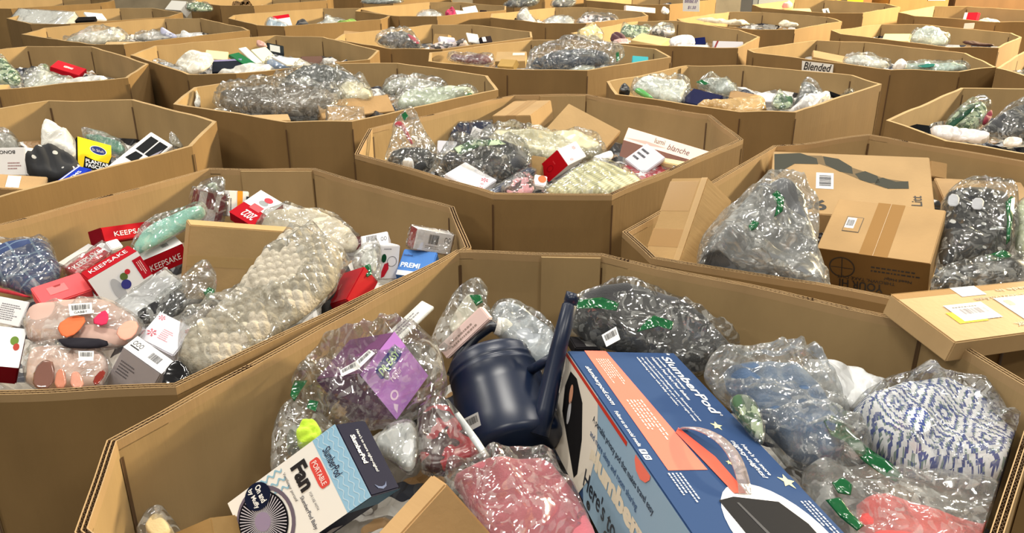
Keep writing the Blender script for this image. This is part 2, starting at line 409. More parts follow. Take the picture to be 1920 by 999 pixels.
def box(name, cat, label, top, low, dims, z, mat, decals=(), tape=None, group=None, film=None, body='box_body', seam=True):
    low = {i: p for i, p in low.items()}
    c, cen, R, D = fit_box(top, low, dims, z)
    if c > 60: print('FIT', name, label[:40], round(c, 1))
    Mx = Matrix([list(r) for r in R])
    q = Mx.to_quaternion()
    base = cen-R[:, 2]*D[2]/2
    root = empty(name, base, label, cat, group, q)
    def lift(o): o.location = (0, 0, D[2]/2); return o
    n0 = len(COL.objects)
    bd = link(body, bm_mesh(body, box_bm(D)), mat, root)
    add_decals(root, D, decals, (cen, R))
    if tape:
        link('packing_tape', tape_decal(D, tape, min(.05, D[1]*.3)), M('tape', (196, 160, 112)), root)
        if seam:
            V = [(-D[0]/2, -.0009, D[2]/2+.0004), (D[0]/2, -.0009, D[2]/2+.0004), (D[0]/2, .0009, D[2]/2+.0004), (-D[0]/2, .0009, D[2]/2+.0004)]
            if tape == 'y': V = [(-v[1], v[0]*D[1]/D[0], v[2]) for v in V]
            link('flap_seam', mesh('flap_seam', V, [(0, 1, 2, 3)]), M('ink', (70, 50, 30)), root)
    for ch in root.children: ch.location = (0, 0, D[2]/2)
    if film:
        f = bmesh.new(); bmesh.ops.create_cube(f, size=1); bmesh.ops.subdivide_edges(f, edges=f.edges[:], cuts=9, use_grid_fill=True)
        for v in f.verts:
            k = noise.noise(Vector(v.co)*6+Vector((len(label), 0, 0)))*.006
            v.co = Vector((v.co.x*(D[0]+film), v.co.y*(D[1]+film), v.co.z*(D[2]+film)))+Vector(v.co).normalized()*k
        fo = link('plastic_film', bm_mesh('plastic_film', f, True), M('film', (235, 236, 232)), root); fo.location = (0, 0, D[2]/2)
    root['_fit'] = 0; del root['_fit']
    return root, D
# ------------------------------------------------------------------ soft things
def chaikin(P, it=2):
    P = np.array(P, float)
    for _ in range(it):
        Q = np.roll(P, -1, 0); P = np.stack([.75*P+.25*Q, .25*P+.75*Q], 1).reshape(-1, 2)
    return P
class Plane:
    def __init__(s, px, z, slope, side=0.0):
        low = max(px, key=lambda p: p[1]); s.p = at(low[0], low[1], z=z)
        n = np.array([-side, -slope, 1.0]); s.n = n/np.linalg.norm(n)
        s.ex = np.array([1, 0, side]); s.ex /= np.linalg.norm(s.ex); s.ey = np.cross(s.n, s.ex)
    def pts(s, px, off=0):
        return np.array([on_plane(a, b, s.p+s.n*off, s.n) for a, b in px])
def pillow_mesh(name, px, pl, th, off=0., fr=.5, amp=.1, freq=9., seed=0., res=26, smooth_it=1, ridged=False, func=None, edge=.45, grow=0., jag=.05):
    P3 = pl.pts(px, off); o = P3.mean(0)
    P2 = np.column_stack([(P3-o)@pl.ex, (P3-o)@pl.ey])
    P2 = chaikin(P2, smooth_it) if smooth_it else np.array(P2)
    if grow:
        cc = P2.mean(0); P2 = cc+(P2-cc)*(1+grow)
    # keep orientation ccw, resample boundary evenly
    ar = np.sum(P2[:, 0]*np.roll(P2[:, 1], -1)-np.roll(P2[:, 0], -1)*P2[:, 1])
    if ar < 0: P2 = P2[::-1]
    size = max(np.ptp(P2[:, 0]), np.ptp(P2[:, 1])); st = size/res
    B = [P2[0]]; 
    for q in P2[1:]:
        if np.hypot(*(q-B[-1])) > st*.45: B.append(q)
    B = np.array(B); nb = len(B)
    xs = np.arange(P2[:, 0].min(), P2[:, 0].max(), st); ys = np.arange(P2[:, 1].min(), P2[:, 1].max(), st*.87)
    G = np.array([(x+(st/2 if j % 2 else 0), y) for j, y in enumerate(ys) for x in xs])
    if jag:
        cc = B.mean(0)
        for i in range(nb):
            q = B[i]; B[i] = cc+(q-cc)*(1+jag*noise.noise(Vector((q[0]*22, q[1]*22, seed+31)))+jag*.6*noise.noise(Vector((q[0]*60, q[1]*60, seed))))
    A = B; C = np.roll(B, -1, 0); E = C-A; L2 = (E**2).sum(1)+1e-12
    def dist(Q):
        W = Q[:, None, :]-A[None]; t = np.clip((W*E[None]).sum(2)/L2[None], 0, 1)
        return np.sqrt(((W-t[..., None]*E[None])**2).sum(2)).min(1)
    def inside(Q):
        x, y = Q[:, 0:1], Q[:, 1:2]; c1 = (A[:, 1][None] > y) != (C[:, 1][None] > y)
        xx = (C[:, 0]-A[:, 0])[None]*(y-A[:, 1][None])/((C[:, 1]-A[:, 1])[None]+1e-12)+A[:, 0][None]
        return (c1 & (x < xx)).sum(1) % 2 == 1
    G = G[inside(G)]
    if len(G): G = G[dist(G) > st*.4]
    allp = [Vector(map(float, p)) for p in np.vstack([B, G])] if len(G) else [Vector(map(float, p)) for p in B]
    V, Ed, Fc, *_ = delaunay_2d_cdt(allp, [(i, (i+1) % nb) for i in range(nb)], [], 1, 1e-6)
    V = np.array([tuple(v) for v in V]); d = dist(V); R = max(d.max(), 1e-4); bnd = d < st*.02
    prof = np.sqrt(np.clip(1-(1-np.clip(d/(R*edge), 0, 1))**2, 0, 1))
    H = np.zeros(len(V))
    k = freq
    ang = seed*1.7 % 3.1; ca, sa = math.cos(ang), math.sin(ang)
    for i, (x, y) in enumerate(V):
        wx = noise.noise(Vector((x*3, y*3, seed+3)))*.06; u, v = (x*ca+y*sa+wx), (-x*sa+y*ca+wx)
        a = noise.noise(Vector((u*k, v*k*.38, seed))); b_ = noise.noise(Vector((v*k*2.4, u*k*1.1, seed+9))); c_ = noise.noise(Vector((x*k*.6, y*k*.6, seed+20)))
        if ridged: a = .5-abs(a)*1.9; b_ = .5-abs(b_)*1.9
        else: a = abs(a)*2.2-.55; b_ = abs(b_)*2-.5
        H[i] = a+.45*b_+.5*c_
    top = prof*th*(1-fr+fr*0)+prof*th*amp*H
    if func: top = top+prof*func(V[:, 0], V[:, 1])
    bot = -prof*th*fr
    n = pl.n; W = [o+pl.ex*x+pl.ey*y for x, y in V]
    VT = [w_+n*t for w_, t in zip(W, top)]; idx = {}; VB = []
    for i, w_ in enumerate(W):
        if bnd[i]: idx[i] = i
        else: idx[i] = len(VT)+len(VB); VB.append(w_+n*bot[i])
    faces = [tuple(f) for f in Fc]+[tuple(idx[i] for i in reversed(f)) for f in Fc]
    faces = [f for f in faces if len(set(f)) > 2]
    allv = clamp_in(VT+VB); c0 = np.array([allv[:, 0].mean(), allv[:, 1].mean(), allv[:, 2].min()])
    return mesh(name, allv-c0, faces, True), c0
def soft(name, cat, label, px, mat, z, slope=.25, th=.06, side=0., parts=(), film=None, amp=.42, freq=9., group=None, res=26, sm=1, body='body', core=None, corerat=.93, filmfunc=None, ridged=False, func=None, fr=.4, edge=.4, jag=.05):
    """an inflated soft thing; film = film kind makes an outer film and a core inside it"""
    pl = Plane(px, z, slope, side); seed = (hash_(label) % 997)*.37
    root = None; kids = []
    if film:
        cpx = core if core else [(np.mean([p[0] for p in px])+(p[0]-np.mean([q[0] for q in px]))*corerat, np.mean([p[1] for p in px])+(p[1]-np.mean([q[1] for q in px]))*corerat) for p in px]
        me, c0 = pillow_mesh(body, cpx, pl, th*.55, 0, fr, amp, freq, seed, res, sm, ridged, func, edge, jag=jag); kids.append((body, me, c0, mat))
        me, c1 = pillow_mesh('plastic_film', px, pl, th*.78, 0, fr, .5, max(9., freq*1.2), seed+5, int(res*1.8), sm, True, filmfunc, edge=.35, jag=jag*1.4); kids.append(('plastic_film', me, c1, M(film, (232, 233, 228))))
    else:
        me, c0 = pillow_mesh(body, px, pl, th, 0, fr, amp, freq, seed, res, sm, ridged, func, edge, jag=jag); kids.append((body, me, c0, mat))
    for (pn, ppx, off, pth, pm) in parts:
        if pn.startswith('sticker'): continue
        gt = pn.startswith('green')
        me, cc = pillow_mesh(pn, ppx, pl, pth*(.8 if gt else 1), off, .5, 1.3 if gt else .3, 26, seed+2, 18, 0 if gt else 1, jag=.22 if gt else .04); kids.append((pn, me, cc, pm))
    if len(kids) == 1:
        o = link(name, kids[0][1], mat, None, kids[0][2]); tag(o, label, cat, group); root = o
    else:
        root = empty(name, kids[0][2], label, cat, group)
        for kn, me, cc, mm in kids:
            link(kn, me, mm, root, Vector(cc-np.array(kids[0][2])))
    root_loc = np.array(root.location)
    for (pn, ppx, off, arg, pm) in parts:
        if pn.startswith('sticker'):
            Q = pl.pts(ppx, off)-root_loc
            st = link('sticker', mesh('sticker', Q, [(0, 1, 2, 3)]), M('print', (228, 228, 226)), root)
            def bil(V, e=.0012): return [Q[0]*(1-u)*(1-v)+Q[1]*u*(1-v)+Q[2]*u*v+Q[3]*(1-u)*v+pl.n*e for u, v in V]
            V, Fc = shape('BAR', 3); V = V*np.array([.8, .45])+np.array([.1, .4]); link('barcode', mesh('barcode', bil(V), Fc), M('ink', (25, 25, 28)), st)
            if arg:
                V, Fc = shape('T', (arg, .01)); V = V*np.array([.6, .2])+np.array([.2, .1]); link('lettering', mesh('lettering', bil(V), Fc), M('ink', (25, 25, 28)), st)
    return root
def hash_(s):
    h = 0
    for c in s: h = (h*131+ord(c)) % 1000003
    return h
def bag(name, label, px, z, col=(60, 60, 62), kind='cloth', **k):
    k.setdefault('film', 'film'); k.setdefault('body', 'contents'); cat = k.pop('cat', 'bag')
    return soft(name, cat, label, px, M(kind, col), z, **k)
def tube(name, pts, rad, mat, parent=None, loc=None, seg=16, caps=True):
    """tube through points with a radius per point"""
    pts = [np.array(p, float) for p in pts]; V = []; Fc = []; up = np.array([.2, 1, .1])
    for i, p in enumerate(pts):
        t = pts[min(i+1, len(pts)-1)]-pts[max(i-1, 0)]; t /= np.linalg.norm(t)
        a = np.cross(t, up); a /= np.linalg.norm(a); b = np.cross(t, a); r = rad[i] if hasattr(rad, '__len__') else rad
        for k in range(seg):
            th = 2*math.pi*k/seg; V.append(p+r*(math.cos(th)*a+math.sin(th)*b))
    for i in range(len(pts)-1):
        for k in range(seg):
            Fc.append((i*seg+k, i*seg+(k+1) % seg, (i+1)*seg+(k+1) % seg, (i+1)*seg+k))
    if caps: Fc += [tuple(range(seg))[::-1], tuple((len(pts)-1)*seg+k for k in range(seg))]
    o0 = np.array(loc) if loc is not None else np.zeros(3)
    me = mesh(name, np.array(V)-o0, Fc, True)
    for p in me.polygons:
        if len(p.vertices) > 4: p.use_smooth = False
    return link(name, me, mat, parent)
# ------------------------------------------------------------------ the setting
def slab(name, x0, x1, y0, y1, z0, z1, mat):
    V = [(x, y, z) for z in (z0, z1) for y in (y0, y1) for x in (x0, x1)]
    Fc = [(0, 2, 3, 1), (4, 5, 7, 6), (0, 1, 5, 4), (2, 6, 7, 3), (0, 4, 6, 2), (1, 3, 7, 5)]
    o = link(name, mesh(name, V, Fc), mat); o['kind'] = 'structure'; return o
slab('floor', -9, 12, -2.5, 16, -.1, 0, M('concrete', (120, 116, 108)))
slab('wall_back', -9, 12, 15.6, 15.8, 0, 5.6, M('concrete', (150, 140, 122)))
# ------------------------------------------------------------------ octagonal bulk bins
BINS = {
'A':(1.026,[(-0.133,1.846),(0.214,1.829),(0.814,1.463),(0.885,1.19),(0.317,0.44),(0.035,0.391),(-0.561,0.855),(-0.613,1.062)]),
'B':(0.990,[(-1.012,2.694),(-0.656,2.694),(-0.163,2.283),(-0.098,1.956),(-0.593,1.273),(-0.953,1.245),(-1.461,1.631),(-1.508,1.979)]),
'C':(1.030,[(0.005,3.768),(0.341,3.781),(0.804,3.331),(0.834,2.93),(0.287,2.269),(-0.055,2.274),(-0.534,2.73),(-0.545,3.097)]),
'D':(1.000,[(0.979,4.775),(1.315,4.794),(1.81,4.457),(1.853,4.191),(1.214,3.535),(0.975,3.535),(0.482,3.927),(0.475,4.251)]),
'E':(1.030,[(-0.965,4.64),(-0.63,4.693),(-0.119,4.277),(-0.059,3.884),(-0.624,3.214),(-0.882,3.205),(-1.455,3.554),(-1.495,3.924)]),
'F':(1.030,[(-2.021,3.634),(-1.658,3.657),(-1.151,3.223),(-1.11,2.837),(-1.46,2.215),(-1.81,2.18),(-2.493,2.6),(-2.526,2.951)]),
'G':(1.030,[(-3.045,5.357),(-2.618,5.333),(-1.995,4.655),(-1.914,4.198),(-2.381,3.874),(-2.76,3.856),(-3.346,4.392),(-3.363,4.771)]),
'H':(1.030,[(-1.624,5.891),(-1.272,5.805),(-0.797,5.148),(-0.80,4.80),(-1.41,4.30),(-1.66,4.30),(-2.24,4.974),(-2.25,5.359)]),
'I':(1.030,[(0.12,5.651),(0.384,5.651),(0.892,5.238),(0.922,4.889),(0.397,4.423),(-0.026,4.45),(-0.471,4.73),(-0.495,5.058)]),
'J':(1.000,[(0.943,2.95),(1.361,3.13),(1.88,2.60),(1.90,2.05),(1.40,1.56),(1.02,1.53),(0.33,1.86),(0.284,2.05)]),
'K':(1.000,[(2.188,4.087),(2.505,4.073),(2.966,3.555),(2.968,3.235),(2.351,2.611),(2.03,2.61),(1.60,3.02),(1.531,3.387)]),
'L':(0.971,[(2.165,6.103),(2.48,6.003),(2.914,5.452),(2.815,4.901),(2.528,4.752),(2.16,4.807),(1.552,5.475),(1.549,5.621)]),
'M':(0.980,[(1.05,7.259),(1.405,7.259),(1.76,6.623),(1.80,6.205),(1.49,5.601),(1.077,5.70),(0.571,5.95),(0.435,6.423)]),
'O':(0.995,[(-1.79,8.2),(-1.44,8.2),(-1.05,7.50),(-1.09,7.20),(-1.78,6.72),(-2.02,6.80),(-2.40,7.29),(-2.45,7.59)]),
'P':(0.980,[(-3.00,7.47),(-2.68,7.46),(-2.13,6.80),(-2.01,6.60),(-2.64,5.80),(-2.83,5.78),(-3.63,6.33),(-3.69,6.77)]),
'V':(0.970,[(3.039,7.114),(3.387,7.075),(3.795,6.508),(3.729,6.256),(3.274,5.726),(2.937,5.726),(2.468,6.45),(2.475,6.676)]),
'X':(1.000,[(3.057,5.158),(3.355,5.5),(3.95,5.1),(4.0,4.75),(3.487,4.15),(3.2,4.10),(2.70,4.40),(2.68,4.68)]),
}
def octa(cx, cy, z, W=1.11, D=1.30, c=.232, rot=0):
    w_, d = W/2, D/2
    P = [(-w_, d-c), (-w_+c, d), (w_-c, d), (w_, d-c), (w_, -d+c), (w_-c, -d), (-w_+c, -d), (-w_, -d+c)]
    a = -math.pi/4+rot; return (z, [(cx+x*math.cos(a)-y*math.sin(a), cy+x*math.sin(a)+y*math.cos(a)) for x, y in P])
for k, (x, y, z) in dict(W=(2.12, 7.42, .97), U=(4.15, 7.67, 1.0), T=(3.03, 8.39, 1.0), N=(-.54, 6.12, 1.0), R=(.50, 7.6, .995), S=(-.74, 8.1, 1.0),
                         Q=(-3.72, 7.75, .975), Y=(-2.6, 9.1, 1.0), Z=(1.45, 9.2, 1.0), AA=(-4.9, 9.0, .98), AB=(.25, 9.9, 1.0), AC=(-1.4, 10.2, 1.0)).items():
    BINS[k] = octa(x, y, z)
BLAB = {
'A': 'tan octagonal cardboard bin nearest the camera, holding the navy watering can',
'B': 'tan octagonal cardboard bin at left full of red gift boxes and beige knit',
'C': 'tan octagonal cardboard bin in the middle, holding a taped carton and a pink box',
'D': 'tan octagonal cardboard bin with padded bag, before the bin wearing a handwritten sign',
'E': 'tan octagonal cardboard bin behind the middle bin, filled with big grey clear bags',
'F': 'tan octagonal cardboard bin at left edge, holding a yellow and black packet',
'G': 'tan octagonal cardboard bin at upper left edge, holding one red box',
'H': 'tan octagonal cardboard bin holding a glossy green packet and dark flat pouches',
'I': 'tan octagonal cardboard bin with one large bag of navy cloth and a teal box',
'J': 'tan octagonal cardboard bin at right holding the big carton printed with a grey striped tail',
'K': 'tan octagonal cardboard bin at the right edge with a green and silver foil bag',
'L': 'tan octagonal cardboard bin wearing a white handwritten paper sign on its front',
'M': 'tan octagonal cardboard bin with a yellowish bag at its left corner, pale closed carton',
'N': 'tan octagonal cardboard bin with a dark domed bag, small carton at left wall',
'O': 'tan octagonal cardboard bin at top left with red-white box and lime green bag',
'P': 'tan octagonal cardboard bin at top left with a long white wrapped roll',
'Q': 'tan octagonal cardboard bin in the top left corner with a long white box',
'R': 'tan octagonal cardboard bin near the top middle heaped with pointed white bags',
'S': 'tan octagonal cardboard bin at the top with white envelopes and a magenta packet',
'T': 'brightly lit octagonal cardboard bin at top right with beige folded goods and a pink tuft',
'U': 'brightly lit octagonal cardboard bin at the top right with a small red box',
'V': 'octagonal cardboard bin at right lit yellow, with a round white bag and a yellow sheet',
'W': 'brightly lit octagonal cardboard bin right of top middle, level full of white goods',
'X': 'tan octagonal cardboard bin cut by the right edge with white and grey bags',
'Y': 'tan octagonal cardboard bin at the top edge with crumpled brown paper',
'Z': 'tan octagonal cardboard bin at the top edge wearing a white sheet with purple writing',
'AA': 'tan octagonal cardboard bin in the far top left corner, mostly hidden',
'AB': 'tan octagonal cardboard bin in the farthest row at the top middle',
'AC': 'tan octagonal cardboard bin in the farthest row behind the bin of white envelopes',
}
def inset(P, d):
    n = len(P); out = []
    for i in range(n):
        a, b, c = np.array(P[i-1]), np.array(P[i]), np.array(P[(i+1) % n])
        e1 = (b-a)/np.linalg.norm(b-a); e2 = (c-b)/np.linalg.norm(c-b)
        n1 = np.array([e1[1], -e1[0]]); n2 = np.array([e2[1], -e2[0]])       # clockwise polygon: inward is right
        m = n1+n2; m /= np.linalg.norm(m); out.append(b+m*d/max(.4, np.dot(m, n1)))
    return out
BINOBJ = {}
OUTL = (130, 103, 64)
def make_bin(key, near=False, joint=None, fill=.20, fillamp=.05):
    z, P = BINS[key]; P = [np.array(p, float) for p in P]
    cen = np.mean(P, 0)
    if key not in ('A',): P = [cen+(p-cen)*.994 for p in P]
    root = empty('bulk_bin', (cen[0], cen[1], 0), BLAB[key], 'cardboard bin', 'octagonal bulk bins')
    T = .015; I = inset(P, T); rnd = random.Random(hash_(key)); nseg = 10
    def ring(Q):
        out = []
        for i in range(8):
            for k in range(nseg): out.append(Q[i]+(Q[(i+1) % 8]-Q[i])*k/nseg)
        return out
    O, N = ring(P), ring(I); m = len(O); ztop = z-(.016 if near else 0)
    jit = [noise.noise(Vector((o[0]*5, o[1]*5, hash_(key) % 50)))*.006 for o in O]
    # panels bow a little, more half way down
    V = []; lv_o = (ztop, z-.10, z-.35, .5, .02); rows = []
    def row(Q, zz, bow):
        b = len(V)
        for i, q in enumerate(Q):
            k = (i % nseg)/nseg; s = math.sin(math.pi*k)*bow; a = Q[i]-np.array(cen); a = a/np.linalg.norm(a)
            V.append((q[0]+a[0]*s, q[1]+a[1]*s, zz+(jit[i] if zz > z-.02 else 0)))
        return b
    outer = [row(O, zz, b) for zz, b in zip(lv_o, (0, .003, .006, .006, 0))]
    inner = [row(N, zz, b) for zz, b in zip(lv_o, (0, .003, .006, .006, 0))]
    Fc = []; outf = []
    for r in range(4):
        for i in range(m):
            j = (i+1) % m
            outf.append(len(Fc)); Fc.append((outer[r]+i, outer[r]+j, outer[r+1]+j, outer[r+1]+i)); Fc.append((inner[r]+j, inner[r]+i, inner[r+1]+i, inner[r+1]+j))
    for i in range(m):
        j = (i+1) % m; Fc.append((outer[0]+i, inner[0]+i, inner[0]+j, outer[0]+j)); Fc.append((outer[4]+i, outer[4]+j, inner[4]+j, inner[4]+i))
    c3 = np.array([cen[0], cen[1], 0])
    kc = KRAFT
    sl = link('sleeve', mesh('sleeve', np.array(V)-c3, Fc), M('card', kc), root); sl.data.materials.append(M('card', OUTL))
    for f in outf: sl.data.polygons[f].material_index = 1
    link('bottom_tray', mesh('bottom_tray', [(p[0]-cen[0], p[1]-cen[1], zz) for zz in (.0, .02) for p in P], [tuple(range(8)), tuple(range(8, 16))]+[(i, (i+1) % 8, 8+(i+1) % 8, 8+i) for i in range(8)]), M('card', kc), root)
    if near:
        V = []; Fc = []
        for d0, d1 in ((0, .0016), (.0067, .0083), (.0134, .015)):
            A, B_ = ring(inset(P, d0)) if d0 else O, ring(inset(P, d1)); b = len(V)
            for zt in (z-.018, z):
                for Q in (A, B_):
                    for i, q in enumerate(Q): V.append((q[0], q[1], zt+jit[i]))
            for i in range(m):
                j = (i+1) % m
                Fc += [(b+2*m+i, b+3*m+i, b+3*m+j, b+2*m+j), (b+i, b+2*m+i, b+2*m+j, b+j), (b+m+j, b+3*m+j, b+3*m+i, b+m+i)]
        link('liner_edge', mesh('liner_edge', np.array(V)-c3, Fc), M('card', (184, 152, 108)), root)
        V = []; Fc = []
        for base, amp in ((.0042, .0022), (.0109, .0022)):
            Q = inset(P, base)
            for s in range(8):
                a, b2 = Q[s], Q[(s+1) % 8]; L = np.linalg.norm(b2-a); e = (b2-a)/L; nn = np.array([e[1], -e[0]]); n_ = int(L/.0048); b0 = len(V)
                for k in range(n_+1):
                    q = a+e*L*k/n_+nn*(amp if k % 2 else -amp); i = min(m-1, s*nseg+int(nseg*k/n_)) % m
                    for dd in (-.0005, .0005):
                        for zz in (z-.0165, z-.0008): V.append((q[0]+e[0]*dd, q[1]+e[1]*dd, zz+jit[i]))
                for k in range(n_):
                    o_ = b0+4*k; Fc += [(o_+1, o_+3, o_+7, o_+5), (o_, o_+1, o_+5, o_+4), (o_+2, o_+6, o_+7, o_+3)]
        link('corrugated_core', mesh('corrugated_core', np.array(V)-c3, Fc), M('card', (78, 56, 33)), root)  # flutes coloured dark, painting in the shade of the gaps between liners
    if joint:
        wI, t0, t1 = joint; J = inset(P, T+.001); J2 = inset(P, T+.008); a, b2 = J[wI], J[(wI+1) % 8]; c, d = J2[wI], J2[(wI+1) % 8]
        q = [a+(b2-a)*t0, a+(b2-a)*t1, c+(d-c)*t1, c+(d-c)*t0]
        V = [(p[0]-cen[0], p[1]-cen[1], zz) for zz in (.3, z-.004) for p in q]
        link('joint_flap', mesh('joint_flap', V, [(0, 1, 2, 3), (4, 5, 6, 7), (0, 1, 5, 4), (1, 2, 6, 5), (2, 3, 7, 6), (3, 0, 4, 7)]), M('card', kc), root)
    for ring_, corners, off, w_, col_ in ((inset(P, T+.0012), (0, 1, 2, 7), 0, .0022, (92, 68, 42)), (inset(P, -.0045), (4, 5, 3, 6), 0, .0016, (84, 60, 36))):
        for ci in corners:
            q = ring_[ci]; a_ = ring_[ci-1]; b_ = ring_[(ci+1) % 8]; ea = (a_-q)/np.linalg.norm(a_-q); eb = (b_-q)/np.linalg.norm(b_-q); lo = .35
            V = [(p[0]-cen[0], p[1]-cen[1], zz) for zz in (lo, z-.03) for p in (q+ea*w_*2, q, q+eb*w_*2)]
            link('crease', mesh('crease', V, [(0, 1, 4, 3), (1, 2, 5, 4)]), M('ink', col_), root)
    # goods packed deep inside
    Q = inset(P, T+.012); pp = [Vector(map(float, p)) for p in Q]; xs = np.arange(cen[0]-.85, cen[0]+.85, .045); G = []
    for x in xs:
        for y in np.arange(cen[1]-.85, cen[1]+.85, .045):
            ok = all(((Q[(i+1) % 8]-Q[i])[0]*(y-Q[i][1])-(Q[(i+1) % 8]-Q[i])[1]*(x-Q[i][0])) < -.01 for i in range(8))
            if ok: G.append(Vector((float(x), float(y))))
    Vv, _, Ff, *_ = delaunay_2d_cdt(pp+G, [(i, (i+1) % 8) for i in range(8)], [], 1, 1e-6)
    H = [(v[0], v[1], z-fill+fillamp*noise.noise(Vector((v[0]*6, v[1]*6, 3.)))+.5*fillamp*noise.noise(Vector((v[0]*15, v[1]*15, 8.)))) for v in Vv]
    n = len(H); Vb = H+[(p[0], p[1], .03) for p in Q]
    Fb = [tuple(f) for f in Ff]+[(i, (i+1) % 8, n+(i+1) % 8, n+i) for i in range(8)]+[tuple(n+i for i in range(8))]
    g = link('packed_goods', mesh('packed_goods', np.array(Vb)-c3, Fb, False), M('goods'), None, c3); g['kind'] = 'stuff'
    tag(g, 'jumbled mail order goods packed deep inside: '+BLAB[key].replace('octagonal cardboard ', ''), 'packed goods')
    g['label'] = ' '.join(g['label'].split()[:16])
    BINOBJ[key] = (root, P, z, cen); return root
JN = {'A': (0, .58, 1), 'B': (0, .30, 1), 'C': (0, .35, 1), 'D': (7, .9, 1), 'L': (0, .5, 1)}
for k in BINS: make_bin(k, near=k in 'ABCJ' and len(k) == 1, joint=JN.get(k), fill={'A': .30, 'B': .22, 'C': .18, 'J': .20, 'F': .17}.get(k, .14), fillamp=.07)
def wall_sign(key, wI, px, name='paper_sign', col=(232, 230, 222), txt=None, tcol=(40, 40, 44)):
    root, P, z, cen = BINOBJ[key]; a, b = P[wI], P[(wI+1) % 8]; e = (b-a)/np.linalg.norm(b-a); n = np.array([-e[1], e[0], 0])
    p = np.array([a[0], a[1], 0])+n*.012
    Q = [on_plane(x, y, p, n) for x, y in px]; c3 = np.array([cen[0], cen[1], 0])
    s = link(name, mesh(name, [q-c3 for q in Q]+[q-c3-n*.001 for q in Q], [(0, 1, 2, 3), (7, 6, 5, 4), (0, 4, 5, 1), (1, 5, 6, 2), (2, 6, 7, 3), (3, 7, 4, 0)]), M('print', col), root)
    for (t, u0, v0, u1, v1) in (txt or []):
        V, Fc = shape('T', (t, .012, .3))
        V = np.column_stack([u0+V[:, 0]*(u1-u0), v0+V[:, 1]*(v1-v0)])
        W = [Q[0]*(1-u)*(1-v)+Q[1]*u*(1-v)+Q[2]*u*v+Q[3]*(1-u)*v+n*.0015-c3 for u, v in V]
        link('lettering', mesh('lettering', W, Fc), M('ink', tcol), s)
wall_sign('L', 5, [(1503, 133), (1561, 138), (1563, 121), (1504, 114)], txt=[('Blended', .06, .15, .95, .95)])
wall_sign('Z', 5, [(1280, 21), (1311, 22), (1312, -4), (1281, -6)], txt=[('Blended XP', .1, .6, .9, .9), ('$1.50', .3, .15, .8, .4)], tcol=(110, 90, 140))
wall_sign('C', 6, [(768, 351), (828, 372), (829, 377), (766, 346)][::1], name='paper_slip')
# ------------------------------------------------------------------ nearest bin
WHT = (226, 226, 228); RED = (168, 22, 34); CORAL = (236, 122, 104); SNAVY = (52, 74, 112); INKW = ('print', (238, 240, 240)); INKD = ('ink', (30, 32, 40))
def txt(face, s, rc, rot=0, col=(238, 240, 240), bold=.012, shear=0, nm='lettering', lift=2): return (nm, ('ink', col), face, 'T', rc, rot, (s, bold, shear), lift)
# boxed travel tent: top = lid.  u runs across (left edge -> right edge?) ; built with p0-p1 along the left edge
dec = []
sp = ('print', SNAVY)
T_ = 'top'
# on 'top': u from far end to near end along the left edge, v from left edge to right edge
dec += [('coral_panel', ('print', CORAL), T_, 'P', (0, 0, 1, 1), 0, [(0, .157), (.565, .137), (.565, .422), (0, .352)]),
        txt(T_, 'slumberpod.com', (.095, .05, .295, .10), 0, shear=.25, bold=.012), txt(T_, 'Follow us on social media', (.325, .042, .475, .072), 0, bold=.004),
        ('social_icons', INKW, T_, 'RR', (.485, .03, .503, .08), 0, .15, 1), ('social_icons', INKW, T_, 'RR', (.507, .03, .525, .08), 0, .15, 1),
        txt(T_, 'f', (.490, .038, .498, .072), 0, SNAVY, .02, lift=3), ('icon_ring', sp, T_, 'RING', (.511, .040, .521, .070), 0, .3, 2),
        txt(T_, 'SlumberPod', (.03, .825, .335, .905), 0, bold=.022, shear=.08), ('dot', INKW, T_, 'RING', (.338, .885, .345, .905), 0, .3, 1),
        txt(T_, 'Juvenile Playard Canopy', (.035, .77, .215, .80), 0, bold=.012), txt(T_, 'Habitacle Pour Parc Pour Enfants', (.035, .725, .27, .752), 0, bold=.008),
        txt(T_, 'Created by a mother-daughter team, SlumberPod solves', (.035, .665, .37, .69), 0, bold=.004), txt(T_, 'the age-old problem of trying to get a good night sleep', (.035, .625, .37, .65), 0, bold=.004),
        txt(T_, 'while sharing a room with a baby or toddler.', (.035, .585, .30, .61), 0, bold=.004),
        ('small_print', ('ink', (250, 200, 190)), T_, 'LINES', (.05, .20, .20, .32), 0, 6, 2), ('small_print', ('ink', (250, 200, 190)), T_, 'LINES', (.27, .20, .46, .34), 0, 5, 2),
        txt(T_, "Here's to more", (.47, .83, .59, .86), 0, bold=.012, shear=.2), txt(T_, 'nighty-nights!', (.455, .765, .60, .81), 0, bold=.012, shear=.2),
        ('star', ('print', (238, 232, 170)), T_, 'STAR', (.37, .73, .41, .82), 20), ('star', ('print', (238, 232, 170)), T_, 'STAR', (.585, .87, .64, .98), 20),
        ('star', ('print', (238, 232, 170)), T_, 'STAR', (.53, .60, .55, .645), 20), ('star', INKW, T_, 'STAR', (.005, .90, .02, .94), 20),
        ('small_print', ('ink', (210, 216, 226)), T_, 'LINES', (.575, .11, .68, .22), 0, 4, 2), ('small_print', ('ink', (210, 216, 226)), T_, 'LINES', (.68, .88, .80, .96), 0, 3, 2),
        ('picture_disc', ('print', (226, 226, 228)), T_, 'E', (.615, .26, .96, .885)),
        ('tent_picture', ('print', (40, 40, 42)), T_, 'P', (.66, .33, .92, .80), 0, [(0, .25), (.04, 0), (.9, .05), (1, .3), (1, .7), (.9, 1), (.35, 1), (.08, .85)], 3),
        ('tent_edge', ('print', (84, 84, 86)), T_, 'P', (.68, .42, .90, .58), 0, [(0, .1), (.5, .35), (1, .0), (1, .12), (.5, .5), (0, .2)], 4),
        ]
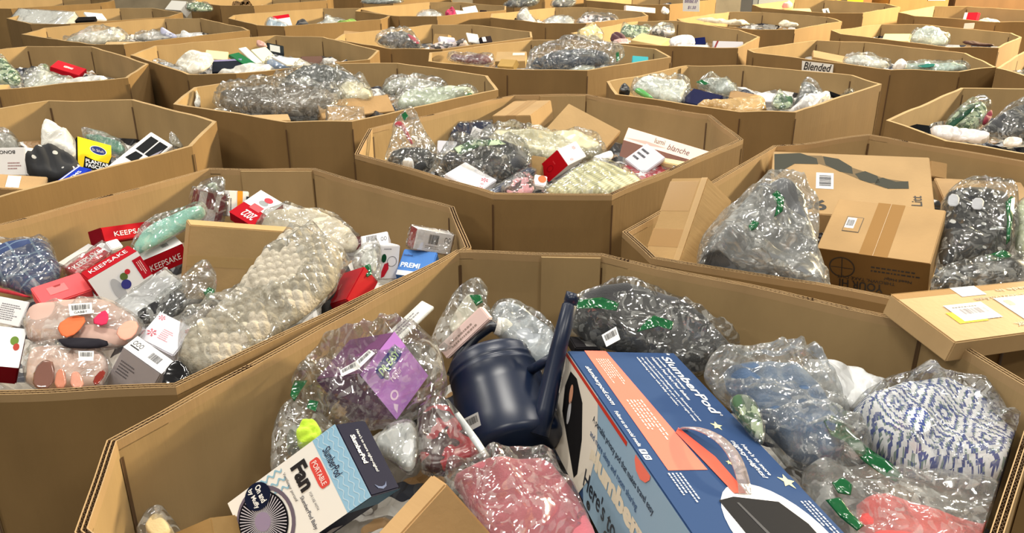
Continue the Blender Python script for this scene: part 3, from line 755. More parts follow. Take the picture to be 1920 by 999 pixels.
# left side face ('01'): pale with photo of the tent and blue band
dec += [('blue_band', ('print', (142, 170, 192)), '01', 'P', (.20, 0, 1, 1), 0, [(0.1, 0), (0, .5), (.06, 1), (1, 1), (1, 0)], 1),
        ('pale_field', ('print', (222, 214, 200)), '01', 'P', (0, 0, .32, 1), 0, [(0, 0), (.75, 0), (.92, .3), (.95, .6), (.8, 1), (0, 1)], 2),
        ('tent_photo', ('print', (30, 29, 30)), '01', 'P', (.035, .06, .215, .90), 0, [(.05, .45), (0, .75), (.12, .98), (.4, 1), (.75, .85), (.95, .5), (1, .1), (.9, 0)], 3),
        ('baby_photo', ('print', (206, 150, 120)), '01', 'E', (.075, .60, .10, .80), 0, None, 4), ('baby_photo_body', ('print', (190, 190, 192)), '01', 'E', (.082, .40, .105, .64), 0, None, 4),
        txt('01', 'A portable privacy pod that makes travel easy', (.25, .74, .62, .82), 0, (40, 52, 70), .01, lift=3), txt('01', 'and more sleep and room sharing', (.25, .60, .55, .68), 0, (60, 90, 130), .008, lift=3),
        txt('01', 'slumberpod', (.27, .36, .72, .60), 0, (226, 214, 190), .06, lift=3), txt('01', "Here's to more", (.26, .14, .62, .32), 0, (34, 40, 52), .012, lift=3),
        ('ring_mark', ('ink', (30, 32, 36)), '01', 'RING', (.42, .02, .45, .12), 0, .32, 3), ('ring_mark', ('ink', (30, 32, 36)), '01', 'RING', (.30, .02, .325, .10), 0, .1, 3)]
sb, sD = box('tent_box', 'box', 'long navy and coral printed box with a clear carry handle, across the nearest bin',
    [(1070, 662), (1395, 1180, .25), (1765, 1160, .25), (1262, 657)], {4: (1030, 828), 7: (1250, 760, .02)}, (.66, .21, .18), .965, M('print', SNAVY), dec)
# open slit with coral inner lid and the plastic carry strap
g_ = bmesh.new()
def strap(parent, D, z0):
    V = []; Fc = []; n = 16
    for i in range(n+1):
        k = i/n; u = .405+.25*k; hgt = .030*math.sin(math.pi*k)**.6; v = .47+.07*k+.07*math.sin(math.pi*k)
        for s in (-1, 1): V.append(((u-.5)*D[0], (v-.5)*D[1]+s*.010, D[2]+hgt+.001))
    for i in range(n): Fc.append((2*i, 2*i+2, 2*i+3, 2*i+1))
    me = mesh('carry_strap', V, Fc, True); o = link('carry_strap', me, M('haze', (236, 220, 216)), parent)
    md = o.modifiers.new('s', 'SOLIDIFY'); md.thickness = .0022
    V = [((u-.5)*D[0], (v-.5)*D[1], D[2]+.0022) for u, v in ((.40, .45), (.52, .55), (.65, .56), (.65, .47), (.54, .44), (.42, .40))]
    link('handle_slot', mesh('handle_slot', V, [tuple(range(6))]), M('print', (222, 96, 80)), parent)
strap(sb, sD, 0)
lid = link('lid_edge', mesh('lid_edge', [((u-.5)*sD[0], -.5*sD[1]-.0015, zz) for zz in (sD[2]-.010, sD[2]-.002) for u in (.0, .45)]+[], [(0, 1, 3, 2)]), M('print', (190, 60, 46)), sb)
tab = link('tuck_tab', mesh('tuck_tab', [((u-.5)*sD[0], -.5*sD[1]-.002, sD[2]-h) for u, h in ((.50, .001), (.50, .010), (.515, .022), (.54, .026), (.565, .020), (.58, .008), (.58, .001))], [tuple(range(7))]), M('print', CORAL), sb)

# portable fan carton
fd = [('front_panel', ('print', (236, 234, 228)), 'top', 'R', (.0, .0, 1, 1), 0, None, 0),
      ('wave_panel', ('print', (150, 194, 222)), 'top', 'R', (0, .80, 1, 1), 0, None, 1), ('wave_lines', ('print', (184, 214, 232)), 'top', 'WAVE', (0, .81, 1, .99), 0, (4, .07, 7, .025), 2),
      txt('top', 'SlumberPod', (.18, .835, .56, .90), 0, (34, 44, 72), .01, lift=4),
      ('portable_badge', ('print', (222, 84, 76)), 'top', 'RR', (.20, .70, .58, .79), 0, .22, 2), txt('top', 'PORTABLE', (.23, .725, .55, .765), 0, (250, 230, 226), .012, lift=4),
      txt('top', 'Fan', (.12, .56, .47, .69), 0, (20, 22, 30), .045, lift=3), txt('top', 'Ventilateur portatif', (.12, .485, .52, .515), 0, (90, 92, 100), 0, lift=3),
      txt('top', 'FOR USE WITH', (.52, .61, .76, .63), 0, (110, 112, 120), 0, lift=3), txt('top', 'SlumberPod Baby', (.50, .525, .95, .565), 0, (50, 58, 80), .006, lift=3),
      ('squiggle', ('print', (146, 188, 208)), 'top', 'WAVE', (-.0, .30, .34, .50), 90, (3, .07, 3, .04), 2), ('squiggle', ('print', (146, 188, 208)), 'top', 'WAVE', (.80, .25, 1, .36), 0, (1, .2, 2, .12), 2),
      ('fan_frame', ('print', (108, 98, 112)), 'top', 'RING', (.05, -.02, .95, .46), 0, .44, 3), ('fan_dark', ('print', (22, 22, 28)), 'top', 'E', (.10, .00, .86, .41), 0, None, 4),
      ('fan_blades', ('print', (200, 196, 206)), 'top', 'SPOKES', (.10, .0, .86, .41), 0, 52, 5), ('fan_hub', ('print', (150, 136, 162)), 'top', 'E', (.36, .14, .60, .27), 0, None, 6),
      ('round_badge', ('print', (26, 32, 54)), 'top', 'E', (-.0, .14, .34, .36), 0, None, 7), txt('top', 'On and', (.05, .26, .28, .31), 0, bold=.03, lift=9), txt('top', 'by Muffy', (.04, .19, .30, .24), 0, bold=.03, lift=9),
      txt('23', 'SlumberPod', (.42, .60, .82, .75), 180, bold=.03), txt('23', "Here's to more nighty-nights!", (.28, .40, .88, .52), 180, (190, 200, 214), .006), ('moon', ('print', (96, 108, 140)), '23', 'P', (.05, .35, .22, .75), 180, [(.5, 0), (.85, .15), (1, .5), (.85, .85), (.5, 1), (.75, .75), (.8, .5), (.72, .25)], 1),
      ('blue_side_strip', ('print', (96, 140, 172)), '12', 'R', (.80, 0, 1, 1), 0, None, 1), ('product_print', ('print', (180, 180, 186)), '12', 'R', (.25, .25, .55, .6), 0, None, 1)]
box('fan_box', 'box', 'white carton printed with a grey fan and blue wave stripe, lower left, nearest bin',
    [(427, 942), (480, 1085, .3), (692, 935), (632, 791)], {7: (680, 793), 6: (775, 890, .5)}, (.135, .21, .055), .95, M('print', (24, 28, 52)), fd)

# watering can
def watering_can():
    pb = at(966, 842, Y=1.355); ptp = at(920, 674, Y=1.535); ax = (ptp-pb); L = np.linalg.norm(ax); ax /= L
    ex = np.array([1., 0, 0]); ex -= ax*np.dot(ex, ax); ex /= np.linalg.norm(ex); ey = np.cross(ax, ex)
    root = empty('watering_can', pb, 'navy blue plastic watering can with long spout, upright in the nearest bin', 'watering can')
    prof = [(0, -.002), (.070, -.002), (.080, .004), (.083, .014), (.082, .05), (.080, .12), (.077, L-.050), (.0785, L-.048), (.0785, L-.043), (.077, L-.041), (.077, L-.034), (.0785, L-.032), (.0785, L-.027), (.077, L-.025), (.077, L-.012), (.074, L-.003), (.066, L+.003), (.03, L+.006), (0, L+.006)]
    S = 48; V = []; Fc = []
    for r, h in prof:
        for k in range(S):
            a = 2*math.pi*k/S; V.append(ax*h+ex*(r*1.2*math.cos(a))+ey*(r*1.05*math.sin(a)))
    for i in range(len(prof)-1):
        for k in range(S): Fc.append((i*S+k, i*S+(k+1) % S, (i+1)*S+(k+1) % S, (i+1)*S+k))
    bd = link('can_body', mesh('can_body', V, Fc, True), M('plastic', (15, 28, 52)), root)
    navy = M('plastic', (15, 28, 52))
    s0 = at(1008, 815, Y=1.34); s1 = at(1022, 765, Y=1.37); s2 = at(1048, 650, Y=1.42); s3 = at(1068, 572, Y=1.45); s4 = at(1075, 549, Y=1.46)
    d = (s4-s3)/np.linalg.norm(s4-s3)
    tube('spout', [s0, s1, s2, s3, s3+d*.001, s3+d*.006, s3+d*.007, s4], [.022, .020, .0165, .0145, .0125, .0125, .0138, .0138], navy, root, pb, 24)
    tube('spout_brace', [at(985, 700, Y=1.46), at(1038, 668, Y=1.41)], [.010, .009], navy, root, pb, 14)
    tube('handle', [at(968, 655, Y=1.57), at(962, 628, Y=1.58), at(942, 612, Y=1.58), at(918, 612, Y=1.58), at(890, 632, Y=1.56), at(862, 668, Y=1.53), at(848, 705, Y=1.50)], .0125, M('plastic', (16, 22, 36)), root, pb, 16)
    tube('foam_wrap', [at(953, 622, Y=1.58), at(942, 613, Y=1.58), at(930, 610, Y=1.58)], [.019, .021, .019], M('cloth', (214, 214, 208)), root, pb, 16)
    pl = [at(x, y, Y=1.285) for x, y in ((868, 786), (896, 772), (902, 797), (876, 811))]
    st = link('sticker', mesh('sticker', [p-pb for p in pl], [(3, 2, 1, 0)]), M('print', (224, 224, 222)), root)
    V, Fc = shape('BAR', 7); V = V*np.array([.75, .5])+np.array([.12, .35]); Qs = [pl[3]-pb, pl[2]-pb, pl[1]-pb, pl[0]-pb]
    link('barcode', mesh('barcode', [Qs[0]*(1-u)*(1-v)+Qs[1]*u*(1-v)+Qs[2]*u*v+Qs[3]*(1-u)*v+np.array([0, -.0012, .0006]) for u, v in V], Fc), M('ink', (25, 25, 28)), st)
watering_can()

g1 = M('gloss', GREEN)
bag('bagged_garment', 'clear bag of charcoal garments with green tape and barcode, behind the printed tent box', [(1062, 568), (1088, 548), (1150, 532), (1215, 535), (1285, 568), (1335, 600), (1378, 640), (1388, 668), (1340, 700), (1250, 705), (1160, 665), (1090, 640), (1055, 615)], .885, (48, 48, 50), slope=.45, th=.11, amp=.3,
    parts=[('green_tape', [(1083, 562), (1128, 556), (1160, 568), (1155, 582), (1120, 578), (1085, 578)], .075, .006, g1), ('green_tape', [(1208, 600), (1225, 590), (1262, 603), (1258, 618), (1235, 612), (1195, 622)], .08, .006, g1),
           ('sticker', [(1137, 650), (1163, 636), (1155, 612), (1128, 628)], .082, '', None)])
box('small_black_box', 'box', 'small black carton with a grey square label, right of the watering can spout', [(1075, 653), (1128, 655), (1112, 630), (1066, 631)], {4: (1080, 664)}, (.06, .05, .03), .93, M('print', (40, 38, 40)), [('label', ('print', (120, 118, 116)), 'top', 'R', (.45, .1, .85, .55))])
bag('bagged_item', 'crumpled clear bag with pale grey contents, behind the watering can', [(915, 585), (935, 565), (965, 568), (1010, 592), (1045, 625), (1055, 668), (1030, 700), (990, 690), (940, 640), (912, 612)], .90, (160, 166, 172), 'poly', slope=.45, th=.06)
box('flat_pink_box', 'box', 'flat pale pink box in a clear bag, left of the watering can', [(820, 650), (838, 674), (919, 598), (900, 573)], {}, (.03, .12, .02), .955, M('print', (222, 196, 190)), [('small_print', ('ink', (150, 130, 120)), 'top', 'LINES', (.3, .2, .8, .8), 90, 2)])
bag('clear_bag', 'knotted empty clear bag with green tape, standing left of the watering can handle', [(808, 625), (845, 560), (868, 532), (885, 521), (905, 522), (916, 545), (912, 560), (925, 590), (905, 600), (880, 620), (845, 655), (815, 660)], .93, (196, 192, 176), 'poly', slope=.6, th=.03, corerat=.5,
    parts=[('green_tape', [(880, 553), (902, 552), (906, 566), (893, 574)], .03, .004, g1)])
box('white_mailer', 'mailer', 'narrow white folded mailer leaning against the left wall of the nearest bin', [(708, 640), (740, 646), (812, 578), (794, 559)], {}, (.03, .12, .008), .95, M('print', (214, 214, 210)), [('small_print', ('ink', (130, 130, 136)), 'top', 'LINES', (.2, .2, .8, .8), 90, 3)])
dz = [('logo_panel', ('print', (34, 36, 130)), 'top', 'RR', (.24, .62, .86, .86), 0, .25, 1), txt('top', 'DR. EASY', (.30, .67, .80, .81), 0, (198, 236, 170), .03, lift=3), txt('top', 'repur', (.38, .42, .66, .54), 0, (236, 210, 240), .01),
      ('recycle_mark', ('print', (226, 200, 232)), 'top', 'RING', (.16, .22, .34, .38), 0, .3, 1), ('leaf_mark', ('print', (226, 200, 232)), 'top', 'P', (.08, .06, .2, .22), 0, [(0, 0), (1, .5), (.5, 1), (.1, .6)], 1)]
box('purple_carton', 'box', 'lilac and purple carton with blue logo, inside a clear bag on the left', [(743, 786), (806, 704), (738, 622), (675, 702)], {4: (655, 792, .6), 7: (590, 712, .6)}, (.10, .105, .09), .955, M('print', (104, 66, 100)), [('lilac_face', ('print', (176, 122, 200)), 'top', 'R', (0, 0, 1, 1), 0, None, 0)]+[(d[0], d[1], d[2], d[3], d[4], d[5], *(d[6:])) for d in dz])
pb_ = Plane([(553, 720), (600, 795)], .93, .3)
bag('clear_bag', 'big clear plastic bag with barcode strip and green tape wrapping the purple carton', [(550, 725), (562, 690), (600, 662), (680, 632), (730, 614), (790, 622), (830, 660), (842, 700), (838, 742), (800, 768), (745, 795), (700, 800), (650, 800), (600, 775), (562, 762)], .93, (90, 70, 90), slope=.35, th=.12, corerat=.25,
    parts=[('green_tape', [(545, 730), (552, 712), (578, 712), (562, 735), (552, 752), (543, 742)], .03, .008, g1), ('green_tape', [(580, 748), (598, 752), (592, 772), (574, 764)], .035, .006, g1),
           ('sticker', [(640, 706), (672, 692), (668, 676), (637, 694)], .085, '', None), ('sticker', [(672, 692), (703, 662), (692, 655), (668, 676)], .085, '', None)])
bag('toy_bag', 'clear bag showing a lime green ball, behind the fan carton', [(506, 868), (510, 810), (530, 772), (560, 750), (615, 785), (640, 815), (600, 850), (550, 885), (512, 892)], .90, (110, 112, 100), slope=.3, th=.06, corerat=.4,
    parts=[('lime_ball', [(553, 815), (572, 792), (598, 796), (606, 815), (590, 838), (560, 842)], .015, .045, M('cloth', (178, 212, 50)))])
bag('zip_bag', 'clear zip bag of black and red cords, in front of the watering can', [(785, 762), (835, 748), (862, 780), (918, 857), (862, 880), (795, 898), (778, 850)], .90, (150, 24, 40), 'blotch', slope=.3, th=.05,
    parts=[('zip_strip', [(832, 748), (842, 746), (918, 850), (916, 862), (906, 860)], .035, .004, M('poly', (200, 204, 204)))])
bag('clear_bag', 'small pale crumpled clear bag right of the fan carton', [(704, 822), (730, 800), (768, 788), (786, 805), (785, 870), (770, 892), (735, 865), (700, 845)], .91, (186, 188, 188), 'poly', slope=.35, th=.045)
box('plain_carton', 'carton', 'plain tan carton corner at the bottom edge between fan carton and pink cloth', [(835, 905), (735, 1035, .5), (850, 1150, .2), (965, 1050, .5)], {4: (811, 889), 5: (690, 1000, .4)}, (.14, .15, .04), .985, M('card', (196, 158, 108)))
bag('bagged_cloth', 'clear bag of dusty pink fabric, left of the printed tent box', [(818, 888), (870, 868), (930, 856), (985, 850), (1035, 855), (1062, 905), (1130, 1020), (1130, 1100), (900, 1100), (915, 1010), (862, 935)], .88, (168, 88, 98), slope=.2, th=.10, amp=.35, freq=5, edge=.3, core=[(845, 905), (880, 880), (930, 866), (1000, 866), (1048, 880), (1130, 1020), (1120, 1100), (915, 1100), (905, 1005), (868, 935)])
bag('slipper_bag', 'clear bag of blue-grey slippers tightly creased, right of the printed tent box', [(1312, 692), (1342, 668), (1400, 664), (1470, 668), (1525, 692), (1570, 745), (1610, 810), (1640, 862), (1625, 892), (1560, 885), (1490, 878), (1430, 815), (1360, 750)], .90, (74, 98, 130), slope=.3, th=.11, amp=.25, film='film2', filmfunc=lambda x, y: .010*np.sin((y+x*.25)*2*math.pi/.034)+.005*np.sin((y+x*.3)*2*math.pi/.019+1),
    core=[(1340, 705), (1400, 690), (1482, 678), (1520, 705), (1560, 765), (1590, 830), (1570, 868), (1490, 868), (1440, 810)])
bag('clear_bag', 'small clear bag with a green stripe beside the middle of the printed tent box', [(1362, 752), (1385, 740), (1412, 752), (1432, 790), (1436, 832), (1412, 822), (1385, 790)], .965, (140, 176, 150), 'leafy', slope=.3, th=.03)
soft('white_mailer', 'mailer', 'smooth white poly mailer against the far right wall of the nearest bin', [(1498, 680), (1560, 684), (1612, 694), (1628, 712), (1662, 712), (1656, 732), (1625, 752), (1590, 775), (1560, 768), (1520, 725)], M('poly', (206, 208, 208)), .90, slope=.35, th=.05)
bag('bagged_throw', 'blue and white patterned knit throw in a clear bag, right end of the nearest bin', [(1585, 775), (1612, 745), (1660, 722), (1720, 706), (1790, 712), (1850, 742), (1905, 795), (1975, 880), (1975, 965), (1900, 942), (1800, 915), (1700, 898), (1650, 865), (1604, 815)], .885, (200, 200, 210), 'jacquard', slope=.35, th=.13, amp=.5, freq=6, corerat=.96,
    parts=[('green_tape', [(1548, 790), (1562, 780), (1580, 790), (1612, 825), (1640, 848), (1672, 868), (1705, 898), (1680, 905), (1648, 885), (1618, 862), (1585, 828), (1560, 818)], .03, .012, g1)])
bag('bagged_cloth', 'frosted bag of coral red cloth at the bottom right of the nearest bin', [(1480, 880), (1560, 882), (1700, 896), (1820, 918), (1925, 948), (2000, 1010), (2000, 1100), (1620, 1100), (1560, 1000)], .88, (214, 84, 80), slope=.1, th=.08, amp=.3, film='film2', core=[(1590, 950), (1640, 935), (1700, 950), (1800, 985), (1920, 1010), (1960, 1090), (1640, 1090)],
    parts=[('green_tape', [(1560, 905), (1580, 898), (1600, 910), (1596, 930), (1570, 925)], .05, .006, g1), ('green_tape', [(1552, 940), (1575, 935), (1590, 955), (1620, 985), (1610, 1000), (1575, 970)], .05, .006, g1)])
bag('clear_bag', 'twisted tuft of a clear bag holding something cream at the bottom left', [(252, 1010), (268, 972), (282, 955), (306, 948), (316, 962), (335, 985), (352, 1020), (300, 1060)], .86, (214, 190, 140), 'cloth', slope=.4, th=.05, corerat=.6)
box('plain_carton', 'carton', 'corner of an open tan carton under the lower left of the fan carton', [(398, 1075, .4), (500, 1060, .4), (462, 962), (397, 970)], {}, (.08, .10, .08), .90, M('card', (170, 136, 84)))

# ------------------------------------------------------------------ bin of gift boxes at left
DR = (120, 18, 30)
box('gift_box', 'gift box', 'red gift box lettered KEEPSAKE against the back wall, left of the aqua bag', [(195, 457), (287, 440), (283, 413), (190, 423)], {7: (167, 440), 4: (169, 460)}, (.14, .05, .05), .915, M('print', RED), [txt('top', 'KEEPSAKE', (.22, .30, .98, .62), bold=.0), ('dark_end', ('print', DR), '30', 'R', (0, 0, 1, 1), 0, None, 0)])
box('gift_box', 'gift box', 'red gift box with a white top lettered KEEPSAKE, right of the ornament picture box', [(266, 488), (344, 458), (325, 442), (255, 473)], {4: (284, 520), 5: (355, 491)}, (.13, .045, .055), .935, M('print', RED),
    [('white_top', ('print', WHT), 'top', 'R', (0, 0, 1, 1), 0, None, 0), ('barcode', INKD, 'top', 'BAR', (.55, .35, .72, .7), 0, 4), txt('01', 'KEEPSAKE', (.08, .3, .86, .62), bold=0)])
box('gift_box', 'gift box', 'white gift box with a round ornament picture and red side, middle of the gift boxes', [(165, 528), (215, 590), (305, 540), (256, 476)], {4: (145, 508), 7: (241, 458)}, (.12, .16, .05), .945, M('print', RED),
    [('white_face', ('print', WHT), 'top', 'R', (0, 0, 1, 1), 0, None, 0), txt('30', 'KEEPSAKE', (.12, .3, .88, .66), 180, bold=0), ('red_label', ('print', (176, 30, 44)), 'top', 'R', (.12, .82, .62, 1.0), 0, None, 1), ('small_print', ('ink', (240, 210, 210)), 'top', 'LINES', (.2, .86, .55, .96), 0, 3, 2),
     ('snow_base_picture', ('print', (176, 178, 184)), 'top', 'E', (.25, .25, .85, .45), 60, None, 1), ('ornament_picture', ('print', (92, 108, 60)), 'top', 'E', (.25, .48, .42, .62), 0, None, 2), ('ornament_picture_blue', ('print', (60, 60, 130)), 'top', 'E', (.40, .42, .62, .60), 0, None, 3), ('ornament_picture_red', ('print', (190, 50, 60)), 'top', 'E', (.22, .60, .34, .70), 0, None, 3)])
box('gift_box', 'gift box', 'long red gift box with a white end under frosted film, behind the ornament picture box', [(118, 503), (144, 512), (212, 470), (194, 452)], {}, (.05, .14, .04), .93, M('print', (186, 50, 60)), [('white_end', ('print', WHT), 'top', 'R', (0, .86, 1, 1), 0, None, 1), txt('top', 'KEEPSAKE', (.3, .1, .7, .8), 90)], film=.008)
box('white_box', 'box', 'small white box end showing above the red gift boxes', [(210, 468), (232, 462), (220, 446), (197, 453)], {}, (.035, .03, .03), .945, M('print', (222, 224, 226)))
box('grey_envelope', 'envelope', 'flat pale grey envelope tucked along the left back wall', [(108, 492), (122, 500), (182, 462), (165, 456)], {}, (.03, .12, .01), .90, M('print', (190, 188, 184)))
bag('bagged_shirt', 'blue plaid flannel in a clear bag at the left edge, red hem', [(-45, 475), (0, 462), (55, 455), (92, 448), (106, 478), (120, 512), (98, 535), (58, 558), (0, 538), (-45, 530)], .90, (60, 80, 120), 'plaid', slope=.3, th=.07, corerat=.95, parts=[('red_hem', [(-45, 530), (0, 538), (58, 555), (60, 560), (0, 548), (-45, 540)], .0, .01, M('cloth', (170, 30, 44)))])
box('salmon_box', 'gift box', 'salmon pink box with a raised tab, left of the ornament picture box', [(74, 568), (179, 549), (141, 503), (62, 546)], {}, (.12, .08, .04), .945, M('print', (232, 92, 96)), [('die_cut_tab', ('print', (244, 120, 120)), 'top', 'R', (.25, .35, .62, .72), 0, None, 1), ('thumb_notch', ('print', (150, 60, 60)), 'top', 'P', (.38, .62, .55, .72), 0, [(0, 1), (.2, .2), (.8, .2), (1, 1)], 2)])
box('paper_card', 'card', 'white printed card at the left edge under the plaid shirt', [(-30, 600), (35, 612), (54, 567), (-10, 553)], {}, (.09, .07, .006), .93, M('print', (226, 226, 228)), [('small_print', ('ink', (110, 112, 120)), 'top', 'LINES', (.3, .15, .9, .8), 0, 8)])
box('ornament_box', 'gift box', 'white ornament box with a green and red bauble picture at the left edge', [(-20, 690), (30, 684), (66, 622), (-20, 606)], {4: (-20, 722), 5: (18, 716)}, (.10, .10, .05), .94, M('print', DR), [('white_face', ('print', WHT), 'top', 'R', (0, 0, 1, 1), 0, None, 0), ('bauble_picture', ('print', (104, 130, 60)), 'top', 'E', (.55, .55, .82, .78), 0, None, 1), ('bauble_picture_red', ('print', (170, 70, 60)), 'top', 'E', (.68, .42, .88, .60), 0, None, 2)])
bag('toy_package', 'clear bag with a colourful red and orange printed card and barcode sticker', [(38, 612), (50, 575), (115, 565), (190, 558), (235, 578), (278, 610), (255, 642), (205, 655), (140, 655), (88, 645), (55, 642)], .925, (190, 160, 148), 'print', slope=.3, th=.05, amp=.2, corerat=.95, film='film2',
    parts=[('orange_print', [(105, 610), (135, 590), (165, 595), (145, 625), (118, 635)], .037, .004, M('print', (214, 110, 70))), ('pink_print', [(168, 605), (195, 578), (205, 592), (198, 612)], .037, .004, M('print', (196, 50, 84))), ('dark_base', [(90, 640), (140, 632), (200, 636), (205, 650), (140, 655)], .03, .01, M('print', (40, 38, 44))), ('peach_print', [(215, 620), (240, 598), (262, 605), (252, 632), (228, 640)], .034, .004, M('print', (224, 160, 140))),
           ('sticker', [(131, 592), (173, 587), (172, 567), (128, 570)], .045, 'GABBY', None)])
bag('jewelry_bag', 'clear bag holding a beige box pictured with rose gold jewelry, at the front rim', [(44, 740), (46, 655), (100, 648), (148, 652), (200, 662), (215, 690), (188, 740)], .885, (206, 178, 166), 'print', slope=.35, th=.06, amp=.1, corerat=.93,
    parts=[('brown_circle', [(60, 728), (64, 690), (84, 672), (104, 680), (100, 728)], .047, .003, M('gloss', (110, 76, 66))), ('gold_bangle', [(100, 728), (106, 692), (122, 690), (126, 728)], .047, .008, M('gloss', (184, 120, 96))), ('gold_bangle', [(130, 728), (134, 694), (152, 698), (160, 728)], .047, .008, M('gloss', (196, 140, 120))), ('dark_red_print', [(172, 712), (192, 690), (200, 700), (180, 726)], .047, .003, M('gloss', (120, 40, 30))),
           ('sticker', [(148, 676), (175, 676), (176, 658), (147, 658)], .052, '', None)])
fl = ('ink', (206, 70, 90))
box('snowflake_box', 'gift box', 'flat white box top printed with red snowflakes, beside the beige knit', [(259, 629), (324, 672), (367, 612), (299, 588)], {}, (.085, .08, .03), .93, M('print', (224, 224, 232)), [('snowflake', fl, 'top', 'FLAKE', (.06, .2, .32, .46)), ('snowflake', fl, 'top', 'FLAKE', (.05, .76, .25, .94)), ('snowflake', fl, 'top', 'FLAKE', (.82, .74, .98, .92)), ('small_print', ('ink', (214, 130, 140)), 'top', 'LINES', (.38, .25, .68, .6), 0, 6)])
box('label_box', 'gift box', 'pale grey box, barcode and care symbols on its white top edge, front rim', [(232, 646), (304, 708), (324, 674), (259, 631)], {4: (187, 735), 5: (262, 790, .3)}, (.10, .045, .10), .93, M('print', (176, 172, 178)),
    [('white_edge', ('print', WHT), 'top', 'R', (0, 0, 1, 1), 0, None, 0), ('barcode', INKD, 'top', 'BAR', (.52, .3, .78, .72), 0, 2), ('care_ring', INKD, 'top', 'RING', (.06, .45, .13, .75), 0, .36), ('care_ring', INKD, 'top', 'RING', (.14, .45, .21, .75), 0, .36), ('care_ring', INKD, 'top', 'RING', (.22, .45, .29, .75), 0, .36), ('dark_bar', INKD, 'top', 'R', (.06, .3, .28, .38)), ('small_print', ('ink', (110, 108, 116)), '01', 'LINES', (.1, .5, .5, .8), 0, 5)])
soft('black_pouch', 'pouch', 'glossy black pouch at the front rim beside the beige knit', [(300, 735), (306, 705), (325, 688), (345, 682), (362, 700), (358, 722), (340, 740)], M('gloss', (18, 18, 20)), .90, slope=.35, th=.05)
box('grey_tube_pack', 'package', 'long translucent white blister pack on a black pouch, centre of the gift box bin', [(213, 572), (248, 600), (345, 532), (308, 503)], {}, (.05, .14, .03), .955, M('poly', (206, 206, 208)), film=.006)
bag('bagged_pouch', 'clear bag with black pouch and green tape at its twisted end, centre left', [(235, 600), (285, 568), (330, 545), (352, 505), (392, 486), (408, 520), (402, 555), (372, 580), (330, 600), (270, 610)], .915, (40, 40, 42), 'gloss', slope=.3, th=.05, core=[(240, 602), (290, 572), (345, 545), (355, 570), (330, 592), (270, 606)],
    parts=[('green_tape', [(382, 548), (392, 538), (404, 542), (402, 555), (388, 562)], .03, .005, g1)])
box('plain_carton', 'carton', 'large plain tan carton lying flat in the middle of the gift box bin', [(352, 560), (530, 566), (572, 434), (347, 424)], {}, (.29, .27, .07), .925, M('card', (190, 158, 108)), [('tape_band', ('tape', (196, 166, 112)), 'top', 'R', (0, .45, 1, .6))])
def knitf(x, y):
    u = x*.94+y*.34; v = -x*.34+y*.94
    return .018*(np.abs(np.sin(u*math.pi/.021+.9*np.sin(v*9)))**.3*np.abs(np.sin(v*math.pi/.026+1.5*np.sin(u*8+1)))**.3)-.02*np.exp(-((x*.6+y*.8+.02+.01*np.sin(x*20))/.014)**2)-.018*np.exp(-((x*.9-y*.5+.06+.01*np.sin(y*18))/.012)**2)
bag('knit_throw', 'thick beige waffle knit throw in a clear bag across the gift box bin', [(332, 668), (345, 632), (385, 598), (440, 545), (475, 500), (520, 452), (552, 433), (600, 444), (642, 470), (648, 500), (622, 548), (575, 590), (505, 640), (432, 692), (384, 708), (350, 702)], .90, (178, 170, 154), 'knit', slope=.25, th=.12, amp=.22, freq=4, res=150, corerat=.97, func=knitf, edge=.7, cat='knit throw')
bag('aqua_bag', 'clear bag of folded aqua cloth stretched between the red gift boxes and the back wall', [(243, 472), (252, 448), (278, 424), (318, 405), (360, 392), (388, 386), (392, 402), (360, 420), (315, 446), (275, 468), (254, 480)], .945, (132, 186, 172), 'cloth', slope=.3, th=.05, corerat=.92)
soft('black_lining', 'cloth', 'black plush cloth between the beige knit and the red lidded box', [(600, 598), (625, 545), (645, 502), (660, 505), (655, 530), (635, 565), (610, 600)], M('cloth', (16, 16, 18)), .885, slope=.2, th=.05)
box('red_box', 'gift box', 'plain glossy red box standing on its edge at the right rim', [(600, 585), (652, 553), (680, 508), (648, 500)], {6: (709, 529), 5: (690, 572, .4)}, (.07, .09, .06), .93, M('gloss', (168, 20, 32)), [('gold_letters', ('ink', (200, 120, 110)), 'top', 'LINES', (.3, .4, .4, .6), 90, 1)])
box('picture_box', 'gift box', 'white box pictured with a red ornament on a black hook, by the right rim', [(712, 530), (742, 517), (755, 464), (713, 456)], {}, (.06, .10, .04), .935, M('print', (230, 230, 232)), [('ornament_picture', ('print', (190, 40, 56)), 'top', 'P', (.1, .05, .5, .5), 0, [(0, 0), (.4, .1), (.9, .6), (.8, 1), (.3, .9), (0, .4)]), ('ornament_green', ('print', (24, 70, 46)), 'top', 'E', (.05, .5, .3, .75), 0, None, 2), ('hook_picture', INKD, 'top', 'RING', (.35, .38, .85, .68), 0, .46, 2), ('small_print', ('ink', (120, 120, 124)), 'top', 'LINES', (.15, .86, .6, .92), 0, 1)])
box('blue_box', 'box', 'blue box lettered PREMI partly under the white barcode box, right rim', [(742, 518), (800, 508, .5), (822, 476), (757, 462)], {}, (.09, .09, .04), .925, M('print', (82, 130, 200)), [txt('top', 'cudoo', (.05, .72, .32, .80), 0, (24, 50, 110)), txt('top', 'PREMI', (.06, .30, .62, .48), 0, (214, 228, 244), .03), ('white_band', ('print', (220, 222, 226)), 'top', 'R', (.02, .0, .7, .18))])
